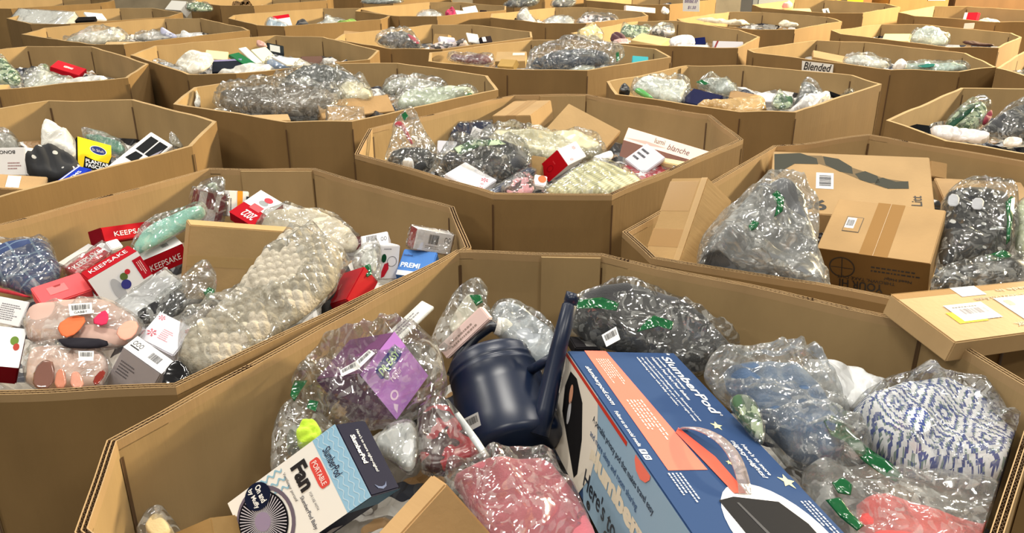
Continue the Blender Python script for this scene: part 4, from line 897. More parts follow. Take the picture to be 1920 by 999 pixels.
box('barcode_box', 'gift box', 'white barcode box with a red end lying on the blue box', [(775, 466), (838, 475), (856, 442), (781, 429)], {4: (763, 461), 7: (771, 422)}, (.10, .05, .05), .965, M('print', (150, 36, 44)), [('white_face', ('print', (232, 228, 230)), 'top', 'R', (0, 0, 1, 1), 0, None, 0), ('white_back', ('print', (232, 228, 230)), '23', 'R', (0, 0, 1, 1), 0, None, 0), ('barcode', INKD, 'top', 'BAR', (.36, .38, .62, .85), 0, 9), ('care_ring', INKD, 'top', 'RING', (.78, .55, .86, .82), 0, .36), ('care_ring', INKD, 'top', 'RING', (.87, .55, .95, .82), 0, .36), ('small_print', ('ink', (130, 128, 130)), 'top', 'LINES', (.3, .12, .7, .3), 0, 2)], film=.006)
box('maroon_box', 'gift box', 'maroon and white box with barcode, left of the ornament hook picture box', [(643, 475), (729, 455), (726, 434), (644, 447)], {}, (.12, .05, .04), .93, M('print', (230, 228, 230)), [('maroon_face', ('print', (84, 14, 24)), 'top', 'R', (0, 0, .40, 1), 0, None, 1), ('barcode', INKD, 'top', 'BAR', (.52, .4, .75, .85), 0, 6), ('care_ring', INKD, 'top', 'RING', (.84, .3, .90, .6), 0, .36), ('care_ring', INKD, 'top', 'RING', (.91, .3, .97, .6), 0, .36)])
bag('zip_bag', 'clear zip bag with white zip strip and green tape over the ornament hook box', [(655, 500), (670, 470), (698, 448), (715, 452), (716, 495), (712, 525), (700, 528), (680, 510)], .935, (180, 182, 176), 'poly', slope=.4, th=.03, corerat=.6, parts=[('green_tape', [(678, 500), (694, 497), (698, 514), (688, 520)], .025, .004, g1)])
box('bagged_gift_box', 'gift box', 'maroon gift box with white bands in a clear bag against the back wall', [(362, 428), (412, 430), (424, 372), (376, 354)], {7: (364, 352)}, (.09, .11, .06), .935, M('print', (116, 28, 40)), [('white_band', ('print', (206, 202, 204)), 'top', 'R', (0, 0, .28, 1)), ('white_band', ('print', (206, 202, 204)), 'top', 'R', (.28, 0, .72, .55)), ('white_band', ('print', (206, 202, 204)), 'top', 'R', (.62, .5, .8, 1))], film=.012)
bag('clear_bag', 'empty puffed top of a clear bag above the maroon gift box', [(366, 352), (380, 338), (405, 330), (422, 332), (423, 352), (418, 372), (400, 362), (378, 358)], .985, (150, 160, 140), 'poly', slope=.6, th=.03, corerat=.35)
box('orange_band_box', 'box', 'white box with an orange band behind the 2022 ornament box', [(432, 408), (462, 404), (472, 362), (424, 354)], {}, (.07, .08, .04), .93, M('print', (226, 226, 224)), [('orange_band', ('print', (236, 150, 50)), 'top', 'R', (.42, 0, .68, 1)), ('black_mark', INKD, 'top', 'R', (.85, .6, 1, .8)), ('small_print', ('ink', (90, 90, 94)), 'top', 'LINES', (.06, .2, .18, .8), 90, 1)])
box('year_box', 'gift box', 'half red half white ornament box lettered 2022, leaning at the back wall', [(425, 402), (475, 425), (530, 386), (493, 354)], {4: (430, 412), 5: (476, 433)}, (.085, .12, .05), .965, M('print', (150, 18, 30)), [('white_face', ('print', WHT), 'top', 'R', (0, .46, 1, 1), 0, None, 1), ('red_face', ('print', RED), 'top', 'R', (0, 0, 1, .47), 0, None, 0), txt('top', '2022', (.32, .10, .80, .32), 180), ('pink_label', ('print', (206, 90, 96)), 'top', 'R', (.3, .40, .72, .58), 0, None, 2), ('bell_picture', ('print', (150, 154, 156)), 'top', 'E', (.35, .62, .7, .78), 0, None, 2), ('hat_picture', ('print', (190, 70, 80)), 'top', 'E', (.40, .76, .72, .92), 0, None, 3)])
box('white_sheet_box', 'box', 'flat white box along the back wall, behind the cream fluffy bag', [(520, 398), (570, 412), (585, 396), (518, 376)], {}, (.10, .06, .02), .925, M('print', (224, 220, 218)))
bag('fluffy_bag', 'clear bag of cream fluffy fabric, right of the 2022 ornament box', [(478, 428), (492, 405), (530, 392), (578, 390), (622, 402), (658, 428), (688, 458), (668, 478), (620, 470), (575, 445), (520, 440)], .91, (196, 186, 166), 'cloth', slope=.35, th=.07, amp=.35)
# ------------------------------------------------------------------ middle bin
KB = M('card', KRAFT2)
def S(name, cat, label, px, z, col=(200, 200, 200), kind='cloth', **k):
    k.setdefault('slope', .4); k.setdefault('th', .06); k.setdefault('res', 18)
    return soft(name, cat, label, px, M(kind, col), z, **k)
def BG(label, px, z, col=(150, 150, 150), kind='poly', name='clear_bag', **k):
    k.setdefault('slope', .4); k.setdefault('th', .07); k.setdefault('res', 18); k.setdefault('corerat', .9)
    return bag(name, label, px, z, col, kind, **k)
def BX(name, cat, label, top, low, dims, z, col=(200, 200, 200), dec=(), kind='print', **k):
    return box(name, cat, label, top, low, dims, z, M(kind, col), dec, **k)
Zc = .92
BG('peaked clear bag of black cloth with red cord, left corner of the middle bin', [(718, 308), (733, 262), (738, 228), (758, 206), (778, 203), (792, 238), (822, 278), (824, 312), (800, 332), (758, 325)], .90, (34, 36, 38), 'cloth', slope=.8, th=.06, core=[(720, 310), (742, 278), (800, 276), (820, 300), (800, 328), (758, 322)],
   parts=[('red_cord', [(738, 232), (750, 224), (760, 236), (772, 262), (776, 272), (768, 270), (752, 238), (744, 240)], .03, .006, M('cloth', (150, 40, 50))), ('green_tape', [(752, 215), (760, 208), (766, 218), (758, 226)], .04, .004, M('gloss', GREEN))])
S('white_tuft', 'bag', 'small crumpled white plastic scrap at the front left rim of the middle bin', [(752, 310), (766, 301), (776, 305), (777, 316), (764, 314)], .96, (220, 220, 216), 'poly', th=.03)
BX('navy_pack', 'package', 'dark navy flat package in clear film, left of the taped carton in the middle bin', [(846, 268), (924, 268), (922, 226), (842, 232)], {}, (.15, .10, .04), .93, (26, 38, 74), film=.01)
BX('white_box', 'box', 'plain white box corner rising in front of the navy film package', [(878, 262), (935, 282), (945, 256), (887, 237)], {}, (.11, .05, .03), .94, (222, 222, 224))
BX('pale_box', 'box', 'plain pale lilac box behind the peaked bag of black cloth', [(820, 290), (855, 285), (858, 268), (820, 259)], {}, (.08, .06, .03), .93, (204, 204, 212))
BX('taped_carton', 'carton', 'closed kraft carton sealed with shiny clear tape in the middle bin', [(922, 218), (997, 216), (1031, 187), (966, 189)], {4: (926, 254), 5: (999, 252)}, (.19, .17, .09), 1.0, (186, 152, 104), [('worn_print', ('ink', (90, 74, 54)), '01', 'R', (.32, .28, .66, .42))], 'card', tape='y')
BX('open_carton', 'carton', 'tan carton tipped on its corner with one side torn open, middle bin', [(1012, 262), (1118, 292), (1162, 257), (1070, 183)], {7: (1060, 196, .3)}, (.26, .22, .05), .985, (190, 156, 106), (), 'card')
BX('pink_box', 'box', 'long pale pink box with dark script lettering, right side of the middle bin', [(1170, 262), (1328, 310), (1335, 286), (1181, 238)], {4: (1157, 296), 5: (1312, 330, .4)}, (.36, .07, .06), .96, (206, 160, 150),
   [('pink_face', ('print', (240, 206, 194)), 'top', 'R', (0, 0, 1, 1), 0, None, 0), ('pink_smear', ('print', (214, 160, 152)), 'top', 'P', (0, .1, .5, .6), 0, [(0, .2), (.5, .6), (1, .4), (.6, .1)], 1), txt('top', 'lumi', (.34, .45, .46, .85), 0, (110, 90, 80)), txt('top', 'blanche', (.50, .25, .76, .68), 0, (90, 60, 56), .004, .3)])
BX('tent_card', 'card', 'grey and white leaflet box on edge in front of the pink box', [(1172, 301), (1205, 322), (1252, 299), (1210, 264)], {}, (.07, .10, .02), .965, (206, 204, 212), [('small_print', INKD, 'top', 'LINES', (.1, .2, .5, .8), 60, 3)])
BX('yellow_box', 'box', 'thin pale yellow box lying across the leaflet box', [(1194, 295), (1287, 312), (1291, 304), (1205, 287)], {}, (.20, .03, .02), .97, (232, 212, 160))
BX('red_package', 'package', 'flat red package printed with white stars, beside the cable knit bag', [(1146, 307), (1212, 343), (1243, 327), (1250, 306)], {}, (.16, .13, .012), .95, (180, 26, 50), [('white_print', INKW, 'top', 'STAR', (.30, .45, .55, .9)), ('white_print', INKW, 'top', 'STAR', (.45, .1, .85, .45)), ('white_ring', INKW, 'top', 'RING', (.15, .4, .3, .6)), ('white_dot', INKW, 'top', 'E', (.72, .55, .8, .65))], film=.008)
BX('white_pages', 'booklet', 'stack of white booklets at the right front rim of the middle bin', [(1250, 322), (1288, 330), (1306, 316), (1262, 311)], {}, (.08, .05, .03), .96, (214, 214, 218), [('dark_edge', ('print', (60, 58, 60)), 'top', 'R', (0, .9, 1, 1))])
BG('long cream padded clear bag lying across the centre of the middle bin', [(890, 262), (920, 250), (980, 247), (1050, 247), (1100, 253), (1132, 268), (1142, 290), (1118, 298), (1060, 300), (1000, 300), (930, 285)], .93, (206, 200, 168), 'poly', slope=.4, th=.1)
BX('black_box', 'box', 'black glossy box end behind the cream padded bag', [(1092, 282), (1138, 284), (1136, 256), (1088, 252)], {}, (.09, .06, .03), .93, (36, 36, 38), kind='gloss')
BG('large clear bag of dark garments with green tape in the centre of the middle bin', [(808, 318), (822, 292), (848, 272), (885, 256), (930, 255), (975, 270), (1000, 298), (1000, 322), (970, 340), (925, 348), (870, 338)], .92, (44, 46, 50), 'cloth', slope=.45, th=.12, parts=[('green_tape', [(845, 278), (885, 262), (935, 262), (950, 270), (900, 275), (860, 292)], .06, .004, M('leafy', GREEN))])
BX('snowflake_box', 'gift box', 'white box printed with red snowflakes at the front rim of the middle bin', [(824, 331), (906, 356), (921, 342), (884, 298)], {}, (.17, .12, .03), .965, (226, 226, 234), [('snowflake', fl, 'top', 'FLAKE', (.70, .55, .90, .8)), ('snowflake', fl, 'top', 'FLAKE', (.84, .1, 1, .35)), ('snowflake', fl, 'top', 'FLAKE', (.8, .4, .9, .52))])
BX('blue_pouch', 'pouch', 'slim dark blue bound pouch standing behind the front rim of the middle bin', [(912, 358), (930, 363), (1003, 318), (990, 314)], {}, (.03, .19, .02), .955, (54, 62, 90), film=.006)
BX('red_gift_box', 'gift box', 'red and white gift box with embossed end, centre front of the middle bin', [(1067, 310), (1103, 290), (1080, 266), (1043, 281)], {4: (1026, 340), 7: (1010, 314)}, (.085, .085, .085), .985, (226, 226, 232), [('red_face', ('print', (190, 20, 30)), '30', 'R', (0, 0, 1, 1), 0, None, 0), ('snowflake', fl, 'top', 'FLAKE', (.6, .6, .8, .85)), ('snowflake', fl, 'top', 'FLAKE', (.2, .1, .4, .3)), ('emboss_line', ('print', (220, 60, 66)), '30', 'R', (.3, .6, .5, .64)), ('emboss_ring', ('print', (150, 14, 24)), '30', 'RING', (.35, .2, .65, .5), 0, .42)])
BG('clear bag of cream cable knit at the front rim of the middle bin', [(1008, 365), (1042, 338), (1082, 310), (1122, 298), (1148, 306), (1216, 342), (1196, 366), (1100, 372)], .945, (226, 222, 178), 'rib', slope=.3, th=.06, corerat=.95)
S('white_scrap', 'bag', 'crumpled white plastic between the red package and the cable knit bag', [(1108, 298), (1128, 292), (1146, 284), (1152, 292), (1140, 305), (1120, 310)], .965, (224, 222, 222), 'poly', th=.03)
BX('orange_box', 'box', 'tiny orange and white box by the front rim left of the cable knit bag', [(1001, 346), (1022, 350), (1026, 330), (1004, 326)], {}, (.05, .05, .02), .965, (232, 226, 224), [('orange_face', ('print', (236, 120, 80)), 'top', 'E', (.3, .3, .95, .95))])
BG('clear bag of pink patterned cloth at the front rim of the middle bin', [(935, 366), (950, 342), (975, 330), (1000, 336), (1008, 362), (975, 370)], .935, (214, 150, 160), 'blotch', th=.05)
BX('small_tan_box', 'carton', 'small tan carton end between the dark garment bag and the red gift box', [(985, 332), (1012, 334), (1020, 296), (998, 290)], {}, (.06, .09, .04), .945, (184, 150, 100), kind='card')
# ------------------------------------------------------------------ bin with padded bag
BG('puffy white padded bag at the left of the bin in front of the handwritten sign', [(1180, 172), (1185, 156), (1196, 145), (1215, 142), (1250, 152), (1285, 151), (1296, 160), (1288, 180), (1282, 196), (1240, 190), (1206, 181)], .92, (206, 212, 206), 'poly', th=.09)
BX('navy_glossy_pack', 'package', 'dark navy glossy package right of the puffy white padded bag', [(1282, 194), (1325, 198), (1364, 184), (1294, 160)], {}, (.14, .10, .03), .935, (26, 30, 66), kind='gloss')
BG('silver clear bag with green tape behind the navy glossy package', [(1302, 160), (1315, 148), (1335, 144), (1362, 152), (1388, 168), (1382, 180), (1350, 176), (1325, 170)], .93, (160, 166, 160), 'poly', th=.07, parts=[('green_tape', [(1304, 154), (1316, 149), (1330, 156), (1322, 160)], .04, .004, M('gloss', GREEN))])
S('black_ball', 'ball', 'round black object at the left tip of the bin with the padded bag', [(1160, 177), (1161, 166), (1171, 160), (1180, 164), (1182, 176), (1172, 180)], .95, (18, 18, 20), 'plastic', th=.05)
S('green_tie', 'tape', 'bright green twist of tape in front of the puffy white padded bag', [(1188, 170), (1196, 167), (1206, 172), (1226, 184), (1222, 186), (1200, 178)], .96, (90, 160, 90), 'gloss', th=.02)
BX('tan_wedge', 'carton', 'tan carton wedge behind the tan poly mailer', [(1365, 185), (1425, 192), (1424, 180), (1372, 166)], {}, (.16, .07, .05), .935, (180, 144, 98), kind='card')
S('tan_mailer', 'mailer', 'glossy tan poly mailer at the front rim, centre of the padded bag bin', [(1298, 198), (1340, 188), (1412, 184), (1424, 180), (1434, 190), (1440, 214), (1390, 212), (1340, 206)], .935, (190, 158, 108), 'poly', th=.05)
BX('white_box', 'box', 'low plain white box at the back of the padded bag bin', [(1424, 192), (1478, 190), (1482, 177), (1416, 172)], {}, (.15, .06, .04), .94, (224, 222, 224))
BG('small clear bag with dark green bottle shape, right of the plain white box', [(1444, 200), (1450, 180), (1460, 172), (1474, 182), (1490, 184), (1488, 202), (1465, 208)], .94, (70, 96, 80), 'leafy', th=.05)
BG('grey pointed clear bag standing at the right of the padded bag bin', [(1484, 202), (1498, 172), (1503, 150), (1514, 150), (1532, 162), (1545, 180), (1540, 200), (1510, 205)], .94, (110, 114, 116), 'poly', slope=.8, th=.07)
S('white_mailer', 'mailer', 'white poly mailer at the front rim below the grey pointed bag', [(1472, 212), (1500, 192), (1538, 176), (1552, 176), (1574, 196), (1560, 208), (1520, 214)], .955, (224, 224, 222), 'poly', th=.05)
BX('black_rod', 'box', 'slim black bar behind the white poly mailer', [(1552, 178), (1582, 186), (1584, 182), (1554, 168)], {}, (.08, .02, .02), .965, (22, 22, 24))
BG('small crumpled clear bag at the right tip of the padded bag bin', [(1566, 192), (1585, 180), (1612, 176), (1638, 174), (1622, 186), (1596, 196), (1575, 200)], .955, (120, 118, 110), 'poly', th=.05)
# ------------------------------------------------------------------ bin of grey clear bags
BG('long clear bag of rolled taupe garments at the left of its bin', [(398, 196), (402, 178), (430, 168), (500, 164), (570, 162), (640, 172), (655, 188), (630, 210), (580, 220), (500, 216), (425, 212)], .93, (104, 96, 86), 'poly', slope=.4, th=.13, amp=.3)
BG('tall mound of clear plastic with dark cloth inside, back of the grey bag bin', [(505, 172), (535, 140), (575, 124), (600, 122), (640, 136), (682, 148), (706, 176), (690, 190), (640, 186), (570, 176)], .93, (88, 90, 88), 'poly', slope=.6, th=.14, amp=.3)
BG('cream round padded bag in front of the tall plastic mound', [(620, 184), (632, 164), (655, 156), (680, 166), (705, 178), (690, 190), (650, 192)], .965, (214, 208, 182), 'poly', th=.08)
BG('pale clear bag at the back right of the grey bag bin', [(706, 176), (722, 154), (765, 147), (810, 150), (845, 160), (830, 176), (760, 180)], .94, (150, 152, 142), 'poly', th=.08)
BG('frosted pale green bag at the right of the grey bag bin', [(736, 206), (742, 176), (775, 168), (820, 168), (870, 168), (902, 172), (880, 184), (830, 196), (780, 206)], .955, (188, 198, 176), 'poly', th=.07, parts=[('green_tape', [(872, 178), (882, 174), (888, 178), (878, 182)], .04, .003, M('gloss', GREEN))])
BX('open_carton', 'carton', 'tan carton with raised flap at the front of the grey bag bin', [(606, 226), (740, 208), (728, 178), (588, 191)], {4: (604, 232)}, (.32, .12, .07), .965, (178, 144, 98), kind='card')
BX('carton_flap_box', 'carton', 'folded tan carton wedge covered by shiny film, at the front of the grey bag bin', [(608, 232), (690, 230), (672, 206), (622, 196)], {}, (.18, .10, .05), .985, (190, 156, 108), kind='card', film=.01)
BX('thin_carton', 'carton', 'thin tan carton at the front left rim of the grey bag bin', [(460, 226), (545, 228), (540, 211), (455, 218)], {}, (.2, .06, .05), .975, (188, 156, 110), kind='card')
S('white_roll', 'bag', 'narrow white wrapped roll at the left wall of the grey bag bin', [(350, 200), (352, 180), (362, 172), (375, 176), (376, 196), (366, 206)], .95, (214, 212, 204), 'poly', slope=.9, th=.05)
# ------------------------------------------------------------------ bin at left with plantar packet
BX('white_box', 'box', 'white box with black lettering at the left edge, beside the star print cloth', [(-22, 330), (54, 328), (41, 277), (-14, 277)], {}, (.14, .11, .06), .965, (228, 226, 224), [txt('top', 'BONOS', (.2, .78, .72, .9), 180, (40, 40, 44)), ('small_print', ('ink', (160, 120, 120)), 'top', 'LINES', (.5, .2, .9, .5), 0, 3)])
BG('grey clear bag puffed behind the white lettered box at the left edge', [(-30, 282), (-20, 256), (8, 248), (28, 252), (40, 274), (30, 290)], .95, (140, 138, 130), 'poly', slope=.6, th=.07)
S('white_pillow', 'bag', 'plain white padded mailer behind the yellow and black packet', [(76, 292), (80, 262), (92, 240), (110, 244), (137, 254), (146, 280), (142, 296), (110, 298)], .935, (206, 204, 196), 'poly', th=.07)
BX('foot_care_packet', 'package', 'yellow and black packet lettered PLANTAR FASCIITIS', [(152, 322), (204, 332), (214, 276), (139, 253)], {}, (.12, .13, .012), .955, (28, 30, 30), [('yellow_top', ('print', (242, 206, 40)), 'top', 'P', (0, .42, 1, 1), 0, [(0, 1), (0, -.6), (.14, -.6), (.2, .1), (.5, 0), (.9, .02), (1, .4), (1, 1)]), ('blue_oval', ('print', (28, 44, 110)), 'top', 'E', (.36, .62, .84, .86), 0, None, 2), ('white_ring', INKW, 'top', 'RING', (.35, .61, .85, .87), 0, .46, 3), txt('top', "Dr. Scholl's", (.42, .70, .78, .78), 0), txt('top', 'PLANTAR', (.22, .30, .92, .41), 0, bold=.03), txt('top', 'FASCIITIS', (.22, .17, .92, .28), 0, bold=.03), ('small_print', ('ink', (150, 150, 150)), 'top', 'LINES', (.3, .02, .9, .13), 0, 2)])
BG('teal green clear bag behind the yellow and black packet', [(150, 256), (172, 250), (205, 258), (240, 274), (238, 292), (215, 290), (180, 276)], .935, (96, 140, 122), 'poly', th=.06)
S('star_cloth', 'cloth', 'black cloth printed with grey stars, in front of the white padded mailer', [(48, 320), (55, 300), (85, 290), (125, 290), (150, 302), (148, 330), (110, 338), (60, 336)], .935, (30, 30, 34), 'stars', th=.07)
BX('blue_pouch', 'pouch', 'bright royal blue zipped pouch at the front rim, under the yellow packet', [(90, 350), (122, 352), (166, 318), (150, 308)], {}, (.07, .12, .03), .965, (28, 56, 176), [('silver_zip', ('plastic', (190, 194, 210)), 'top', 'R', (.1, .0, .22, 1)), txt('top', 'ITEMS', (.5, .3, .75, .8), 90)])
BX('photo_box', 'box', 'white box printed with black photo panels leaning on the right wall', [(190, 325), (232, 345), (326, 276), (282, 243)], {}, (.09, .25, .03), .965, (228, 226, 222), [('black_photo', ('print', (34, 36, 38)), 'top', 'P', (.15, .40, .55, .58), 0, [(0, 0), (1, 0), (1, 1), (.2, 1)]), ('black_photo', ('print', (34, 36, 38)), 'top', 'R', (.15, .61, .50, .93)), ('black_photo', ('print', (34, 36, 38)), 'top', 'R', (.55, .61, .92, .93)), ('grey_photo', ('print', (150, 146, 160)), 'top', 'P', (.6, .3, .92, .9), 0, [(0, 0), (1, .2), (.9, .9), (.4, .5)], 2)])
BG('small crumple of clear bag behind the photo panel box', [(318, 275), (320, 256), (328, 252), (340, 268), (346, 278), (332, 280)], .96, (130, 120, 96), 'poly', slope=.7, th=.04)
BX('open_carton', 'carton', 'tan carton with a white label at the left front rim, under the blue pouch', [(-25, 352), (93, 358), (80, 331), (0, 325)], {}, (.2, .08, .08), .97, (184, 150, 104), [('white_label', ('print', (222, 222, 222)), 'top', 'R', (.25, .1, .5, .9))], kind='card')
# ------------------------------------------------------------------ upper left bin with red box
BX('red_box', 'gift box', 'dark red closed box in the upper left bin', [(94, 125), (147, 142), (164, 129), (107, 113)], {4: (95, 134), 5: (148, 152)}, (.17, .10, .035), .985, (176, 24, 36), [txt('top', 'KEEPSAKE', (.35, .4, .65, .6))])
BG('clear bag with green leaves print at the left edge of the upper left bin', [(-20, 150), (-15, 118), (8, 104), (20, 122), (42, 140), (40, 165), (0, 160)], .95, (150, 172, 142), 'leafy', slope=.6, th=.07)
BG('white crumpled clear bag in front of the red box, upper left bin', [(38, 172), (42, 142), (70, 130), (92, 132), (110, 146), (150, 152), (130, 160), (80, 168)], .955, (204, 206, 196), 'poly', th=.06)
BG('small tuft of green tinted bag left of the dark red closed box', [(72, 142), (76, 126), (88, 120), (94, 128), (92, 142)], .98, (130, 146, 100), 'poly', slope=.7, th=.04)
S('white_mailer', 'mailer', 'thin white mailer right of the red box at the front rim', [(100, 160), (148, 150), (185, 146), (208, 148), (180, 156), (130, 164)], .975, (216, 214, 206), 'poly', th=.03)
BX('tan_carton', 'carton', 'tan carton corner at the left edge in front of the leafy bag', [(-15, 182), (28, 178), (18, 160), (-25, 160)], {}, (.15, .08, .05), .985, (196, 162, 112), kind='card')
# ------------------------------------------------------------------ bin with green packet
Zh = .945
BX('green_pouch', 'package', 'glossy green packet lying over dark flat pouches', [(466, 127), (487, 122), (446, 98), (430, 102)], {}, (.08, .2, .02), .985, (24, 100, 60), kind='gloss')
BX('dark_case', 'pouch', 'black curved case left of the glossy green packet', [(395, 138), (455, 130), (450, 113), (402, 110)], {}, (.2, .12, .03), .965, (26, 30, 40), [('lilac_edge', ('print', (130, 124, 160)), 'top', 'R', (0, .86, 1, 1))])
BG('crinkled silver bag at the left wall beside the black curved case', [(282, 132), (285, 120), (305, 114), (330, 122), (352, 132), (345, 140), (310, 138)], .955, (150, 150, 150), 'blotch', th=.05)
S('beige_bag', 'bag', 'off white mailer with lilac edge at the back left, green packet bin', [(325, 126), (335, 110), (370, 102), (398, 100), (402, 118), (375, 136), (350, 136)], .95, (206, 202, 188), 'poly', th=.06)
BX('cream_box', 'box', 'cream flat packet behind the glossy green packet', [(385, 110), (425, 112), (430, 98), (385, 92)], {}, (.13, .08, .02), .975, (214, 200, 156))
BX('pale_card', 'card', 'long pale grey folded card right of the glossy green packet', [(478, 120), (492, 116), (462, 88), (446, 90)], {}, (.05, .22, .01), .985, (196, 198, 192))
BX('pale_packet', 'package', 'cream packet with a small photo beside the long grey card', [(492, 116), (520, 108), (498, 88), (470, 92)], {}, (.11, .14, .02), .975, (206, 206, 180))
BX('black_case', 'box', 'black case with silver panel at the back of the green packet bin', [(500, 98), (535, 104), (530, 86), (503, 80)], {}, (.12, .07, .05), .985, (30, 36, 42), [('silver_panel', ('plastic', (150, 156, 160)), 'top', 'R', (.15, .2, .75, .85))])
S('pink_scrap', 'package', 'small pink packet corner at the back of the green packet bin', [(480, 88), (482, 76), (498, 80), (502, 90)], 1.0, (206, 160, 146), 'poly', slope=.9, th=.02)
BG('clear bag of sky blue cloth at the front rim of the green packet bin', [(495, 126), (498, 110), (525, 106), (552, 112), (562, 124), (540, 132)], .965, (130, 152, 182), 'cloth', th=.05)
S('white_mailer', 'mailer', 'crumpled white mailer along the front rim of the green packet bin', [(398, 142), (430, 130), (470, 124), (505, 122), (520, 132), (470, 144)], .97, (214, 212, 204), 'poly', th=.04)
BX('brown_pouch', 'pouch', 'dark brown flat pouch at the right of the green packet bin', [(562, 118), (612, 122), (598, 102), (570, 108)], {}, (.14, .08, .02), .975, (92, 70, 62))
BX('long_sleeve', 'package', 'long white and black narrow packet across the right of the green packet bin', [(540, 122), (592, 124), (560, 108), (505, 104)], {}, (.2, .05, .01), .98, (196, 194, 188))
# ------------------------------------------------------------------ bin with navy cloth bag
BG('large clear bag of folded navy cloth, green tie at its right end', [(985, 118), (988, 105), (1010, 96), (1050, 88), (1085, 80), (1115, 77), (1140, 88), (1168, 94), (1172, 108), (1150, 120), (1120, 128), (1060, 134), (1000, 132)], .955, (40, 52, 68), 'cloth', th=.12, slope=.45, core=[(992, 120), (1020, 104), (1080, 92), (1130, 96), (1148, 112), (1120, 126), (1050, 132), (1000, 130)], parts=[('green_tape', [(1154, 98), (1160, 96), (1162, 112), (1156, 116)], .05, .004, M('gloss', GREEN))])
BG('dark red shoe in a clear bag at the left of the navy cloth bag bin', [(838, 112), (842, 101), (870, 103), (900, 104), (926, 104), (930, 116), (905, 122), (870, 118)], .965, (96, 30, 36), 'cloth', th=.05, name='bagged_shoe')
BX('tan_carton', 'carton', 'tan carton with a white label left of the folded navy cloth bag', [(925, 112), (988, 118), (984, 93), (935, 100)], {}, (.2, .12, .05), .985, (186, 154, 104), [('white_label', ('print', (214, 206, 184)), 'top', 'R', (.55, .6, .95, .85))], kind='card')
BX('tan_wedge', 'carton', 'small yellowish carton wedge at the front rim left of the navy cloth bag', [(925, 124), (968, 126), (962, 112), (946, 110)], {}, (.12, .06, .04), .985, (196, 160, 90), kind='card')
BX('teal_box', 'box', 'small bright teal box at the right wall', [(1183, 118), (1218, 120), (1212, 106), (1190, 104)], {}, (.11, .06, .04), .975, (74, 170, 178))
BG('pale clear bag under the front of the folded navy cloth bag', [(1060, 134), (1080, 126), (1110, 124), (1120, 128), (1100, 136)], .985, (170, 178, 166), 'poly', th=.03)
# ------------------------------------------------------------------ bin at right with striped tail carton
BX('tall_carton', 'carton', 'long tan carton taped and tilted up against the left wall of the right hand bin', [(1203, 494), (1268, 505), (1329, 330), (1257, 336)], {6: (1373, 377), 5: (1318, 545, .5)}, (.09, .24, .10), 1.02, (192, 156, 104),
   [('tape_band', ('tape', (190, 150, 96)), 'top', 'R', (0, .22, 1, .42)), ('tape_glare_band', ('tape', (196, 158, 104)), 'top', 'R', (.0, .62, .8, .96)), ('edge_tape', ('tape', (214, 180, 128)), 'top', 'R', (.84, 0, 1, 1), 0, None, 2)], kind='card')
BG('huge knotted clear bag of grey sheets, green tie, before the striped tail carton', [(1303, 520), (1306, 470), (1325, 430), (1375, 388), (1422, 356), (1436, 322), (1444, 318), (1462, 346), (1500, 356), (1532, 385), (1538, 430), (1526, 478), (1542, 520), (1570, 572), (1500, 590), (1400, 575)], .92, (104, 106, 108), 'poly', slope=.5, th=.16, amp=.6, freq=7, res=34, film='film2', core=[(1306, 515), (1314, 465), (1360, 405), (1430, 360), (1500, 370), (1530, 440), (1540, 520), (1560, 575), (1440, 580), (1340, 560)],
   parts=[('green_tie', [(1447, 366), (1458, 358), (1470, 372), (1468, 395), (1452, 405), (1456, 385)], .09, .008, M('gloss', GREEN)), ('green_tie', [(1402, 424), (1412, 412), (1424, 418), (1418, 430), (1404, 434)], .09, .006, M('gloss', GREEN))])
tl = ('print', (74, 74, 66)); tk = ('print', (120, 104, 80))
def catbox():
    dd = [('tail_print', tk, 'top', 'PX', [(1452, 290), (1540, 292), (1600, 315), (1660, 335), (1703, 341), (1704, 353), (1660, 353), (1615, 338), (1560, 315), (1535, 307), (1490, 307), (1470, 318), (1452, 332)], 0),
          ('tail_print', tl, 'top', 'PX', [(1452, 289), (1500, 287), (1531, 297), (1534, 308), (1490, 307), (1470, 318), (1452, 333)]), ('tail_print', tl, 'top', 'PX', [(1543, 293), (1572, 298), (1597, 313), (1599, 326), (1575, 322), (1548, 309)]),
          ('tail_print', tl, 'top', 'PX', [(1603, 326), (1622, 321), (1645, 330), (1650, 343), (1630, 343), (1612, 337)]), ('tail_print', tl, 'top', 'PX', [(1645, 336), (1655, 333), (1680, 341), (1703, 340), (1704, 354), (1665, 354), (1640, 345)]),
          ('barcode_sticker', ('print', (228, 228, 228)), 'top', 'R', (.29, .40, .40, .66), 0, None, 1), ('barcode', INKD, 'top', 'BAR', (.31, .44, .385, .62), 90, 3, 2), ('white_label', ('print', (214, 208, 176)), 'top', 'R', (.0, .36, .09, .48)),
          txt('top', '98', (.20, .06, .36, .22), 180, (40, 38, 34), .03), txt('top', 'Cat Litt', (.865, .0, .93, .36), 90, (50, 44, 36), .01)]
    return BX('tail_print_carton', 'carton', 'large flat kraft carton printed with a grey striped tail', [(1440, 398), (1755, 412), (1743, 297), (1450, 281)], {}, (.51, .33, .10), .955, (194, 160, 112), dd, kind='card')
catbox()
